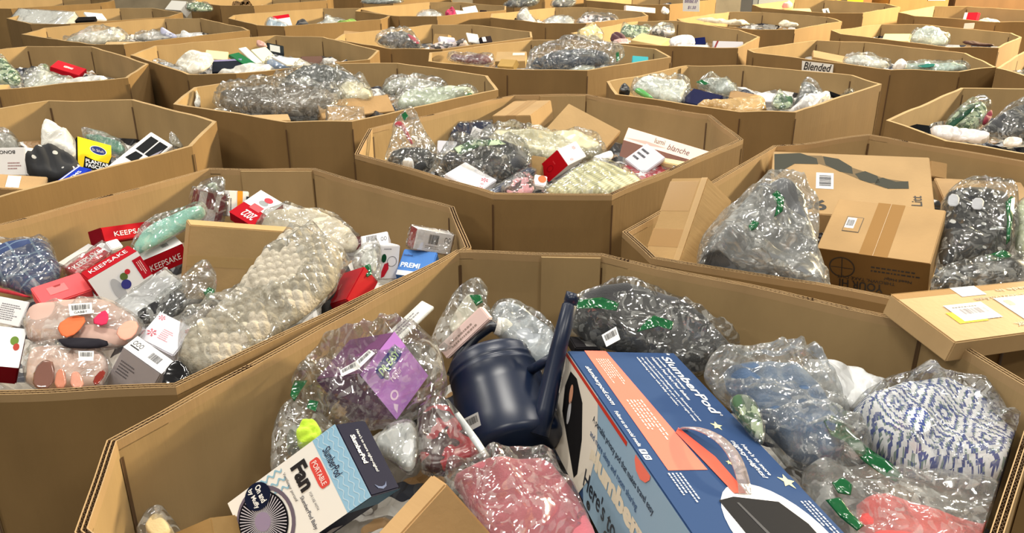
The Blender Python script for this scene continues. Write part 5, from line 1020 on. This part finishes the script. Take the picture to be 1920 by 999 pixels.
BX('label_carton', 'carton', 'brown carton with wide tape and framed barcode label before the striped tail carton', [(1525, 457), (1748, 503), (1771, 402), (1578, 364)], {5: (1738, 548), 4: (1530, 548)}, (.32, .20, .14), .99, (190, 154, 104),
   [('brown_tape', ('print', (150, 114, 68)), 'top', 'R', (.385, 0, .635, 1), 0, None, 0), ('seam', ('ink', (190, 160, 120)), 'top', 'R', (.505, 0, .510, 1), 0, None, 2), ('label_frame', ('ink', (60, 54, 46)), 'top', 'R', (.155, .375, .31, .665), 0, None, 1), ('label_inner', ('card', (190, 154, 104)), 'top', 'R', (.16, .385, .305, .655), 0, None, 2), ('barcode_label', ('print', (230, 230, 230)), 'top', 'R', (.165, .44, .25, .64), 0, None, 3), ('barcode', INKD, 'top', 'BAR', (.175, .48, .24, .60), 0, 5, 4),
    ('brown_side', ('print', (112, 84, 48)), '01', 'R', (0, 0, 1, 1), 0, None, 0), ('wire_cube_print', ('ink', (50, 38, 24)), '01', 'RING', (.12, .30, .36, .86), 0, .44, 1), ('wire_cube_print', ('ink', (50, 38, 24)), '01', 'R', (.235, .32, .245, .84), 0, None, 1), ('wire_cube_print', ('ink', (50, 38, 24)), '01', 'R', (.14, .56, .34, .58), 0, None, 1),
    txt('01', 'YOUR HI', (.22, .03, .62, .26), 180, (44, 34, 22), .02), txt('01', 'THROWN, TAKE OUT', (.2, .28, .72, .38), 180, (44, 34, 22)), txt('01', 'Need Help?', (.62, .40, .86, .50), 180, (44, 34, 22), .02), ('small_print', ('ink', (44, 34, 22)), '01', 'LINES', (.5, .55, .95, .75), 0, 2)], kind='card')
BG('bag of black star print cloth with green tape, right of the brown taped carton', [(1752, 505), (1760, 430), (1765, 362), (1800, 356), (1850, 362), (1890, 360), (1905, 400), (1900, 480), (1860, 492), (1800, 498)], .915, (30, 30, 32), 'stars', slope=.35, th=.1, corerat=.95, amp=.25,
   parts=[('green_tape', [(1885, 378), (1896, 368), (1902, 372), (1898, 420), (1894, 455), (1886, 460), (1888, 410)], .07, .006, M('gloss', GREEN)), ('green_tape', [(1845, 480), (1880, 468), (1898, 478), (1890, 488), (1850, 490)], .05, .006, M('gloss', GREEN)), ('grey_block', [(1775, 386), (1798, 388), (1800, 366), (1780, 362)], .07, .003, M('ink', (150, 152, 156))), ('grey_block', [(1820, 392), (1844, 394), (1846, 372), (1824, 370)], .07, .003, M('ink', (150, 152, 156)))])
BG('clear bag with white and lime stripes at the right edge, beside the star print bag', [(1900, 490), (1902, 420), (1900, 385), (1920, 365), (1960, 370), (1970, 480)], .93, (196, 202, 170), 'poly', slope=.35, th=.07)
BG('grey plastic bag with dark chain pattern above the white labelled carton, right edge', [(1745, 530), (1760, 505), (1800, 498), (1860, 492), (1910, 486), (1960, 490), (1960, 530), (1880, 540), (1800, 548), (1750, 548)], .915, (120, 120, 118), 'blotch', slope=.3, th=.07)
BX('kraft_flat', 'carton', 'flat kraft carton behind the star print bag, right edge', [(1760, 372), (1950, 385), (1905, 340), (1762, 334)], {}, (.36, .12, .03), .92, (186, 152, 106), kind='card')
BX('carton_end', 'carton', 'small kraft carton end sticking out right of the striped tail carton', [(1744, 332), (1774, 334), (1778, 308), (1744, 299)], {}, (.06, .06, .04), .955, (160, 128, 84), kind='card')
BG('small clear bag bit below the brown taped carton at the front rim', [(1636, 588), (1650, 575), (1664, 568), (1666, 586), (1650, 592)], .95, (200, 206, 200), 'poly', th=.03)
BX('measured_carton', 'carton', 'flat tan carton with white labels resting on the rim at the right edge', [(1794, 640), (2065, 612, .4), (1962, 518, .5), (1667, 553)], {}, (.34, .22, .045), 1.045, (198, 164, 116),
   [('white_label', ('print', (226, 226, 228)), 'top', 'R', (.37, .80, .53, 1.0), 0, None, 1), ('yellow_label', ('print', (240, 208, 60)), 'top', 'R', (.15, .30, .33, .52), 0, None, 1), ('white_label', ('print', (228, 230, 234)), 'top', 'R', (.19, .33, .43, .66), 0, None, 2), ('barcode', ('ink', (60, 64, 100)), 'top', 'BAR', (.24, .45, .40, .56), 0, 3, 3), ('small_print', INKD, 'top', 'LINES', (.22, .57, .4, .62), 0, 1, 3),
    ('white_label', ('print', (228, 230, 234)), 'top', 'R', (.53, .22, .95, .70), 0, None, 2), ('black_mark', INKD, 'top', 'RR', (.56, .52, .61, .64), 0, .3, 3),
    txt('top', 'MEAS: 36x21x5.6cm', (.42, .68, .86, .745), 180, (70, 52, 34), .015), txt('top', 'Made in', (.62, .82, .86, .88), 180, (70, 52, 34), .015), txt('top', 'M8K', (.44, .13, .54, .20), 180, (90, 70, 50)),
    ('edge_tape', ('tape', (186, 146, 92)), 'top', 'R', (0, .88, 1, 1), 0, None, 0)], kind='card')
# ------------------------------------------------------------------ right edge bin with foil bag
BG('green and silver foil bag with a dark green stripe, right edge bin', [(1765, 240), (1778, 220), (1800, 202), (1830, 192), (1846, 194), (1856, 206), (1848, 230), (1828, 246), (1795, 248)], .935, (130, 160, 120), 'leafy', th=.09, parts=[('green_stripe', [(1772, 238), (1800, 214), (1828, 196), (1836, 197), (1806, 224), (1782, 243)], .05, .003, M('gloss', (14, 60, 40)))])
BG('clear bag of black garments at the right edge beside the foil bag', [(1828, 250), (1850, 232), (1880, 210), (1912, 192), (1960, 195), (1960, 262), (1900, 266), (1860, 256)], .94, (40, 42, 46), 'cloth', th=.1, slope=.45)
S('white_printed_mailer', 'mailer', 'white printed envelope in front of the foil bag', [(1744, 258), (1745, 236), (1765, 234), (1800, 244), (1850, 252), (1858, 270), (1800, 266)], .965, (222, 218, 216), 'poly', th=.03, slope=.6)
BX('black_box', 'box', 'small black box left of the white printed envelope', [(1720, 258), (1744, 260), (1744, 236), (1719, 232)], {}, (.07, .06, .05), .955, (30, 32, 34))
S('white_scraps', 'bag', 'torn white paper scraps at the front rim of the right edge bin', [(1878, 270), (1885, 258), (1905, 258), (1918, 264), (1914, 274), (1890, 274)], .965, (214, 208, 196), 'poly', th=.02)
S('red_cloth', 'cloth', 'small dark red cloth between the foil bag and the black garments', [(1840, 232), (1848, 214), (1858, 206), (1862, 216), (1852, 232)], .965, (120, 24, 44), 'cloth', th=.03)
# ------------------------------------------------------------------ bin with the handwritten sign
BX('tan_flap', 'carton', 'folded tan carton flap inside the signed bin at left', [(1520, 108), (1610, 122), (1600, 110), (1530, 93)], {}, (.36, .10, .03), .92, (184, 152, 106), kind='card')
BG('white mesh patterned bag in the signed bin', [(1575, 116), (1585, 106), (1610, 103), (1640, 106), (1662, 116), (1675, 126), (1640, 128), (1600, 124)], .905, (204, 206, 200), 'poly', th=.07)
BG('clear bag with teal print at the right of the signed bin', [(1680, 128), (1700, 120), (1740, 117), (1790, 118), (1820, 124), (1822, 132), (1760, 136), (1700, 134)], .905, (176, 196, 190), 'poly', th=.06, parts=[('teal_print', [(1716, 122), (1750, 118), (1756, 124), (1730, 128)], .035, .003, M('gloss', (40, 110, 100)))])
S('white_knot', 'bag', 'small white knotted bag between the mesh bag and the teal print bag', [(1672, 128), (1678, 118), (1690, 116), (1702, 124), (1692, 130)], .93, (214, 214, 212), 'poly', th=.04)
# ------------------------------------------------------------------ bin with yellow bag
BG('yellowish clear bag hanging at the left corner of its bin', [(1070, 74), (1078, 62), (1098, 52), (1108, 44), (1128, 52), (1135, 68), (1128, 80), (1095, 78)], .93, (214, 196, 140), 'poly', slope=.6, th=.07)
BG('black clear wrapped bag at the back left of the yellow bag bin', [(1160, 66), (1164, 50), (1172, 46), (1190, 52), (1220, 50), (1224, 60), (1205, 70), (1180, 72)], .93, (30, 36, 34), 'leafy', th=.06)
S('rolled_cloth', 'cloth', 'dark maroon rolled cloth left of the pale closed carton', [(1143, 76), (1146, 66), (1160, 64), (1172, 70), (1178, 78), (1160, 80)], .94, (70, 34, 44), 'cloth', th=.05)
S('pink_pack', 'package', 'pale pink packet in front of the dark maroon rolled cloth', [(1146, 84), (1152, 76), (1178, 75), (1180, 84), (1162, 86)], .95, (214, 176, 170), 'poly', th=.03)
BX('pale_carton', 'carton', 'pale closed carton in the middle of the yellow bag bin', [(1180, 76), (1240, 86), (1254, 72), (1206, 62)], {4: (1181, 86), 5: (1240, 96)}, (.25, .14, .05), .96, (222, 196, 140), kind='card')
BG('clear bag with white and pink prints at the back, above the pale closed carton', [(1216, 62), (1222, 52), (1245, 47), (1265, 49), (1268, 62), (1250, 68), (1230, 66)], .93, (206, 200, 196), 'blotch', slope=.5, th=.06)
S('white_mailer', 'mailer', 'white shiny mailer right of the pale closed carton', [(1252, 80), (1260, 70), (1285, 69), (1305, 78), (1300, 88), (1270, 90)], .94, (218, 220, 224), 'poly', th=.05)
BX('navy_box', 'box', 'small navy box standing at the back of the yellow bag bin', [(1304, 84), (1324, 84), (1322, 68), (1302, 72)], {}, (.08, .05, .05), .945, (30, 38, 90))
BX('white_flat', 'envelope', 'flat white envelope at the front rim of the yellow bag bin', [(1270, 92), (1325, 93), (1328, 84), (1270, 82)], {}, (.2, .05, .02), .96, (226, 220, 206))
BX('grey_box', 'box', 'grey flat box at the right front of the yellow bag bin', [(1335, 91), (1398, 92), (1390, 78), (1340, 76)], {}, (.22, .08, .03), .955, (176, 174, 178), [('red_edge', ('print', (120, 50, 50)), 'top', 'P', (0, 0, .2, 1), 0, [(0, 0), (.3, 0), (1, 1), (.7, 1)])])
# ------------------------------------------------------------------ bin with dark domed bag
BG('dark domed clear bag with a red stripe in its bin near the top', [(700, 80), (712, 68), (740, 57), (762, 58), (785, 72), (796, 92), (770, 94), (730, 88)], .94, (56, 56, 58), 'cloth', th=.09, slope=.5, parts=[('red_stripe', [(762, 62), (776, 68), (788, 82), (780, 82), (768, 72)], .05, .003, M('cloth', (140, 40, 60)))])
BX('tan_wedge', 'carton', 'tan carton wedge right of the dark domed bag', [(805, 84), (842, 84), (834, 66), (820, 62)], {}, (.15, .08, .04), .945, (190, 156, 104), kind='card')
BX('lilac_pack', 'package', 'silver lilac packet beside the tan carton wedge', [(825, 80), (858, 84), (850, 70), (826, 68)], {}, (.13, .06, .03), .955, (196, 192, 208))
BX('white_fold', 'card', 'white folded card standing upright right of the silver lilac packet', [(876, 80), (905, 80), (892, 66), (878, 59)], {}, (.1, .08, .01), .965, (222, 220, 216))
BX('black_box', 'box', 'black box with a small white label at the right wall of the domed bag bin', [(903, 80), (926, 78), (918, 67), (905, 70)], {}, (.09, .05, .04), .96, (40, 34, 38), [('label', INKW, 'top', 'R', (.05, .2, .4, .9))])
S('pink_scraps', 'package', 'mixed pink and white small packets in front of the white folded card', [(800, 92), (815, 84), (845, 82), (872, 76), (880, 84), (850, 90), (820, 94)], .955, (190, 176, 172), 'blotch', th=.04)
BX('small_carton', 'carton', 'small tan carton at the left wall of the domed bag bin', [(640, 74), (700, 80), (694, 60), (648, 58)], {}, (.2, .09, .08), .95, (176, 142, 96), kind='card')
# ------------------------------------------------------------------ top left bins
BX('red_white_box', 'box', 'red and white box at the left of the lime green bag bin', [(516, 50), (549, 48), (540, 25), (512, 32)], {}, (.14, .11, .05), .97, (222, 220, 224), [('red_end', ('print', (170, 20, 40)), 'top', 'R', (0, .7, 1, 1))])
BG('pale blue bag in front of the red and white box at top left', [(496, 52), (498, 40), (510, 36), (530, 44), (545, 52), (525, 56)], .955, (170, 190, 206), 'poly', th=.05)
S('black_cloth', 'cloth', 'black crumpled cloth in the middle of the lime green bag bin', [(552, 50), (558, 42), (572, 38), (580, 46), (575, 54)], .955, (30, 30, 34), 'cloth', th=.05)
BG('white and clear bag left of the lime green bag at top left', [(580, 56), (605, 42), (610, 30), (625, 34), (655, 40), (662, 50), (640, 54)], .945, (206, 208, 202), 'poly', th=.06)
S('lime_bag', 'bag', 'lime green plastic bag at the right of its top left bin', [(630, 50), (640, 42), (668, 40), (684, 44), (680, 50), (655, 53)], .955, (150, 194, 110), 'poly', th=.05)
BG('long white wrapped roll lying across the bin at top left', [(112, 80), (125, 72), (160, 62), (205, 57), (235, 58), (244, 68), (240, 76), (190, 84), (140, 86)], .915, (206, 202, 188), 'poly', th=.09, name='wrapped_roll', cat='wrapped roll')
BX('flat_carton', 'carton', 'flat open tan carton in front of the long white wrapped roll', [(200, 90), (300, 92), (325, 76), (190, 80)], {}, (.5, .14, .03), .945, (190, 162, 116), [('white_strip', ('print', (214, 208, 190)), 'top', 'R', (.3, .5, .8, .7))], kind='card')
BG('grey white crumpled bag right of the long white wrapped roll', [(248, 76), (256, 64), (290, 60), (312, 62), (330, 72), (300, 76)], .925, (200, 196, 190), 'poly', th=.06)
S('blue_white_mailer', 'mailer', 'pointed white and lilac mailer at the back of the roll bin', [(300, 66), (302, 50), (316, 58), (335, 68), (325, 74)], .93, (180, 182, 206), 'poly', th=.03, slope=.9)
S('white_pack', 'bag', 'white plastic bag at the right of the roll bin', [(335, 76), (342, 62), (360, 66), (388, 70), (380, 76)], .925, (210, 210, 208), 'poly', th=.05)
BG('dark clear bag scrap at the left tip of the roll bin', [(68, 82), (74, 72), (90, 78), (110, 82), (95, 88)], .93, (90, 92, 88), 'blotch', th=.04)
BX('long_white_box', 'box', 'long white styrofoam box in the top left corner bin', [(25, 44), (110, 44), (152, 26), (25, 12)], {}, (.50, .14, .12), .96, (222, 222, 218), film=.01)
BX('orange_black_case', 'box', 'black case with an orange glow print beside the long white styrofoam box', [(112, 40), (180, 38), (176, 31), (118, 33)], {}, (.34, .06, .04), .965, (30, 28, 28), [('orange_print', ('print', (200, 100, 40)), 'top', 'R', (.02, .1, .3, .9))])
BX('white_wedge', 'card', 'white triangular card right of the orange and black case', [(160, 36), (206, 35), (185, 27), (165, 21)], {}, (.2, .1, .02), .97, (222, 222, 222))
BX('white_pyramid', 'box', 'white pointed box beside a leafy printed box, top edge', [(300, 18), (346, 20), (344, 2), (330, 0)], {}, (.25, .12, .1), .96, (210, 208, 200))
BG('green and brown printed bag beside the white pointed box, top edge', [(346, 20), (350, 6), (375, 4), (398, 10), (402, 20), (370, 22)], .955, (110, 130, 70), 'leafy', th=.06)
S('kraft_paper', 'paper', 'crumpled brown kraft paper at the top edge', [(425, 20), (434, 10), (455, 5), (475, 8), (486, 20), (450, 22)], .955, (168, 134, 92), 'card', th=.07, amp=.5, freq=14)
BX('small_white_card', 'card', 'tiny white folded card right of the crumpled brown paper', [(494, 18), (514, 17), (508, 9), (500, 8)], {}, (.09, .04, .02), .97, (220, 218, 212))
# ------------------------------------------------------------------ top middle
BX('white_envelope', 'envelope', 'tilted white envelope in the magenta packet bin', [(870, 30), (902, 26), (888, 10), (870, 14)], {}, (.13, .10, .01), .97, (226, 222, 222))
BX('small_envelope', 'envelope', 'second white envelope lying left of the tilted one in the magenta packet bin', [(855, 30), (878, 32), (866, 20), (856, 18)], {}, (.10, .06, .01), .965, (214, 212, 212))
S('magenta_packet', 'package', 'magenta packet left of the tilted white envelope', [(833, 30), (838, 22), (848, 15), (856, 24), (850, 32)], .955, (170, 40, 80), 'poly', th=.04)
BG('white crumpled bag left of the magenta packet at the top', [(778, 32), (785, 24), (810, 20), (832, 26), (828, 34), (800, 35)], .95, (206, 204, 200), 'poly', th=.05)
BX('dark_end_box', 'box', 'small dark box end right of the tilted white envelope', [(898, 28), (914, 28), (912, 20), (900, 18)], {}, (.06, .04, .03), .96, (46, 34, 40))
BG('pointed white bag rising highest in the heap near the top middle', [(955, 48), (965, 32), (980, 15), (988, 12), (996, 28), (1010, 42), (1000, 54), (970, 54)], .935, (206, 206, 206), 'poly', slope=.9, th=.06)
BG('low white clear bag in the middle of the pointed bag heap', [(1010, 54), (1020, 38), (1045, 30), (1075, 32), (1080, 48), (1050, 56)], .935, (200, 202, 202), 'poly', th=.07)
BG('white and dark red striped bag at the right of the pointed bag heap', [(1076, 50), (1090, 30), (1115, 26), (1145, 30), (1165, 40), (1130, 48), (1100, 52)], .935, (206, 190, 190), 'blotch', th=.07)
S('dark_bag', 'bag', 'dark crumpled piece at the left of the pointed bag heap', [(952, 50), (955, 40), (966, 36), (972, 44), (966, 52)], .945, (50, 44, 46), 'gloss', th=.04)
BG('dark shiny clear bag at the very top edge, left of centre', [(940, 12), (950, 2), (985, -6), (1015, 0), (1005, 10), (970, 14)], .965, (60, 62, 64), 'cloth', th=.07)
BG('dark crumpled bag at the very top edge right of the dark shiny bag', [(1030, 12), (1036, 0), (1060, -6), (1082, 0), (1078, 10), (1055, 14)], .965, (70, 70, 68), 'cloth', th=.07)
BG('grey clear bag at the top edge above the magenta packet bin', [(672, 6), (680, 0), (710, -5), (745, -2), (760, 4), (720, 8)], .975, (130, 136, 134), 'poly', th=.05)
S('white_ball', 'bag', 'small white bag near the sheet with purple writing', [(1238, 22), (1243, 15), (1252, 16), (1256, 24), (1246, 26)], .94, (226, 220, 206), 'poly', th=.04)
BX('long_white_pack', 'package', 'long white and red narrow packet at the top right of the middle', [(1172, 20), (1230, 24), (1228, 16), (1175, 10)], {}, (.36, .05, .03), .975, (220, 206, 200))
# ------------------------------------------------------------------ top right
BG('round white translucent bag in the yellow lit bin', [(1702, 76), (1708, 62), (1730, 56), (1755, 58), (1775, 68), (1784, 82), (1750, 84)], .905, (206, 216, 208), 'poly', th=.10)
BX('yellow_sheet', 'box', 'pale yellow box lid left of the round white translucent bag', [(1645, 74), (1712, 80), (1700, 60), (1668, 66)], {}, (.26, .12, .03), .915, (232, 214, 160))
BX('white_tag', 'card', 'white tag leaning behind the round white translucent bag', [(1802, 52), (1828, 54), (1822, 43), (1812, 46)], {}, (.1, .05, .01), .985, (226, 220, 206))
S('dark_scrap', 'card', 'dark torn card pieces at the right of the yellow lit bin', [(1800, 80), (1812, 75), (1850, 82), (1870, 86), (1840, 87)], .925, (70, 44, 36), 'card', th=.02)
BX('red_box', 'box', 'small bright red and white box in the top right bin', [(1802, 38), (1832, 38), (1830, 24), (1812, 24)], {}, (.14, .08, .04), .955, (206, 40, 56), [('white_end', INKW, 'top', 'R', (0, 0, .25, 1))])
S('white_bag', 'bag', 'white bag in front of the small bright red box', [(1830, 42), (1840, 36), (1865, 38), (1880, 44), (1850, 46)], .95, (222, 216, 200), 'poly', th=.04)
BX('beige_flat', 'carton', 'beige folded board with a raised peak in the brightly lit bin', [(1450, 26), (1530, 28), (1512, 14), (1460, 18)], {}, (.4, .14, .03), .955, (222, 194, 146), kind='card')
S('pink_tuft', 'bag', 'small pink tuft at the left of the brightly lit bin', [(1464, 14), (1470, 6), (1480, 3), (1488, 10), (1480, 14)], .985, (214, 150, 150), 'cloth', th=.04)
BX('arrow_card', 'card', 'white card with a black arrow in the brightly lit bin', [(1545, 28), (1558, 27), (1553, 15), (1541, 16)], {}, (.06, .06, .01), .965, (226, 220, 206), [('arrow', INKD, 'top', 'P', (.3, .1, .8, .9), 0, [(0, 0), (1, 0), (.5, 1)])])
S('white_fill', 'bag', 'flat white goods just inside the rim of the level full bin', [(1300, 38), (1320, 32), (1350, 36), (1400, 42), (1420, 46), (1370, 45)], .935, (220, 212, 190), 'poly', th=.04)
S('white_mailer', 'mailer', 'white pointed mailer at the right side of the level full bin', [(1455, 46), (1470, 38), (1490, 44), (1500, 48), (1475, 50)], .935, (220, 210, 186), 'poly', th=.04)
BG('white bag with grey band at the right edge above the foil bag bin', [(1870, 152), (1876, 140), (1895, 136), (1925, 138), (1960, 150), (1950, 166), (1900, 162)], .93, (206, 204, 202), 'blotch', th=.06)
BG('dark grey fold under the white banded bag at the right edge', [(1885, 148), (1900, 142), (1930, 146), (1920, 160), (1900, 158)], .95, (60, 60, 64), 'cloth', th=.03)
# ------------------------------------------------------------------ behind the bins, top right
def shed():
    t = empty('pallet', (5.2, 11.5, 0), 'weathered wooden pallet stood on its side at the top right edge', 'pallet')
    for k in range(7):
        link('slat', mesh('slat', [(-.6+x, y, .1+k*.16+z) for x in (0, 1.2) for y in (0, .02) for z in (0, .11)], [(0, 1, 3, 2), (4, 6, 7, 5), (0, 4, 5, 1), (2, 3, 7, 6), (0, 2, 6, 4), (1, 5, 7, 3)]), M('card', (128, 92, 56)), t)
    for k in range(3):
        link('stringer', mesh('stringer', [(-.6+k*.565+x, .02+y, .08+z) for x in (0, .07) for y in (0, .1) for z in (0, 1.12)], [(0, 1, 3, 2), (4, 6, 7, 5), (0, 4, 5, 1), (2, 3, 7, 6), (0, 2, 6, 4), (1, 5, 7, 3)]), M('card', (108, 78, 48)), t)
shed()
def bigbox(name, cat, label, x, y, w_, d, h, mat, extra=()):
    r = empty(name, (x, y, 0), label, cat)
    bm = box_bm((w_, d, h), .01)
    for v in bm.verts: v.co.z += h/2
    link('body', bm_mesh('body', bm), mat, r)
    for (nm, x0, z0, x1, z1, mt) in extra:
        link(nm, mesh(nm, [(x0, -d/2-.004, z0), (x1, -d/2-.004, z0), (x1, -d/2-.004, z1), (x0, -d/2-.004, z1)], [(0, 1, 2, 3)]), M(*mt), r)
bigbox('yellow_cart', 'cart', 'mustard yellow metal cabinet standing behind the bins at the top right', 3.75, 10.3, .62, .5, 1.25, M('plastic', (196, 160, 40)), [('door_gap', -.02, .1, 0, 1.2, ('ink', (90, 70, 20))), ('handle', .05, .9, .12, 1.0, ('ink', (60, 50, 20)))])
bigbox('tall_carton', 'carton', 'tall closed carton right of the mustard yellow cabinet', 4.75, 10.4, .7, .5, 1.22, M('card', (134, 102, 62)), [('paper_label', .1, .9, .3, 1.1, ('print', (190, 180, 160)))])
bigbox('grey_cabinet', 'cabinet', 'grey cabinet left of the mustard yellow cabinet at the top edge', 3.05, 10.3, .55, .5, 1.25, M('plastic', (120, 124, 126)), [('door_panel', -.2, .2, .2, 1.15, ('print', (150, 154, 156)))])
bigbox('dark_bin', 'bin', 'dark rounded bin at the top right corner', 7.6, 11.2, .6, .6, 1.35, M('plastic', (26, 28, 34)), [('lid_line', -.28, 1.2, .28, 1.23, ('ink', (70, 72, 80)))])
for k in range(9):
    o = link('paper_bundle', mesh('paper_bundle', [(5.55+.01*(k % 3)+x, 10.9+y, .95+.035*k+z) for x in (0, .95) for y in (0, .5) for z in (0, .03)], [(0, 1, 3, 2), (4, 6, 7, 5), (0, 4, 5, 1), (2, 3, 7, 6), (0, 2, 6, 4), (1, 5, 7, 3)]), M('print', (206, 202, 192)))
    tag(o, ('lowest', 'second lowest', 'third lowest', 'fourth lowest', 'middlemost', 'fourth highest', 'third highest', 'second highest', 'topmost')[k]+' flat white board in the stack at the top right edge', 'board', 'stacked white boards')
bigbox('board_stand', 'stand', 'brown box under the stack of white boards at the top right', 6.02, 11.15, .95, .5, .95, M('card', (90, 66, 42)))
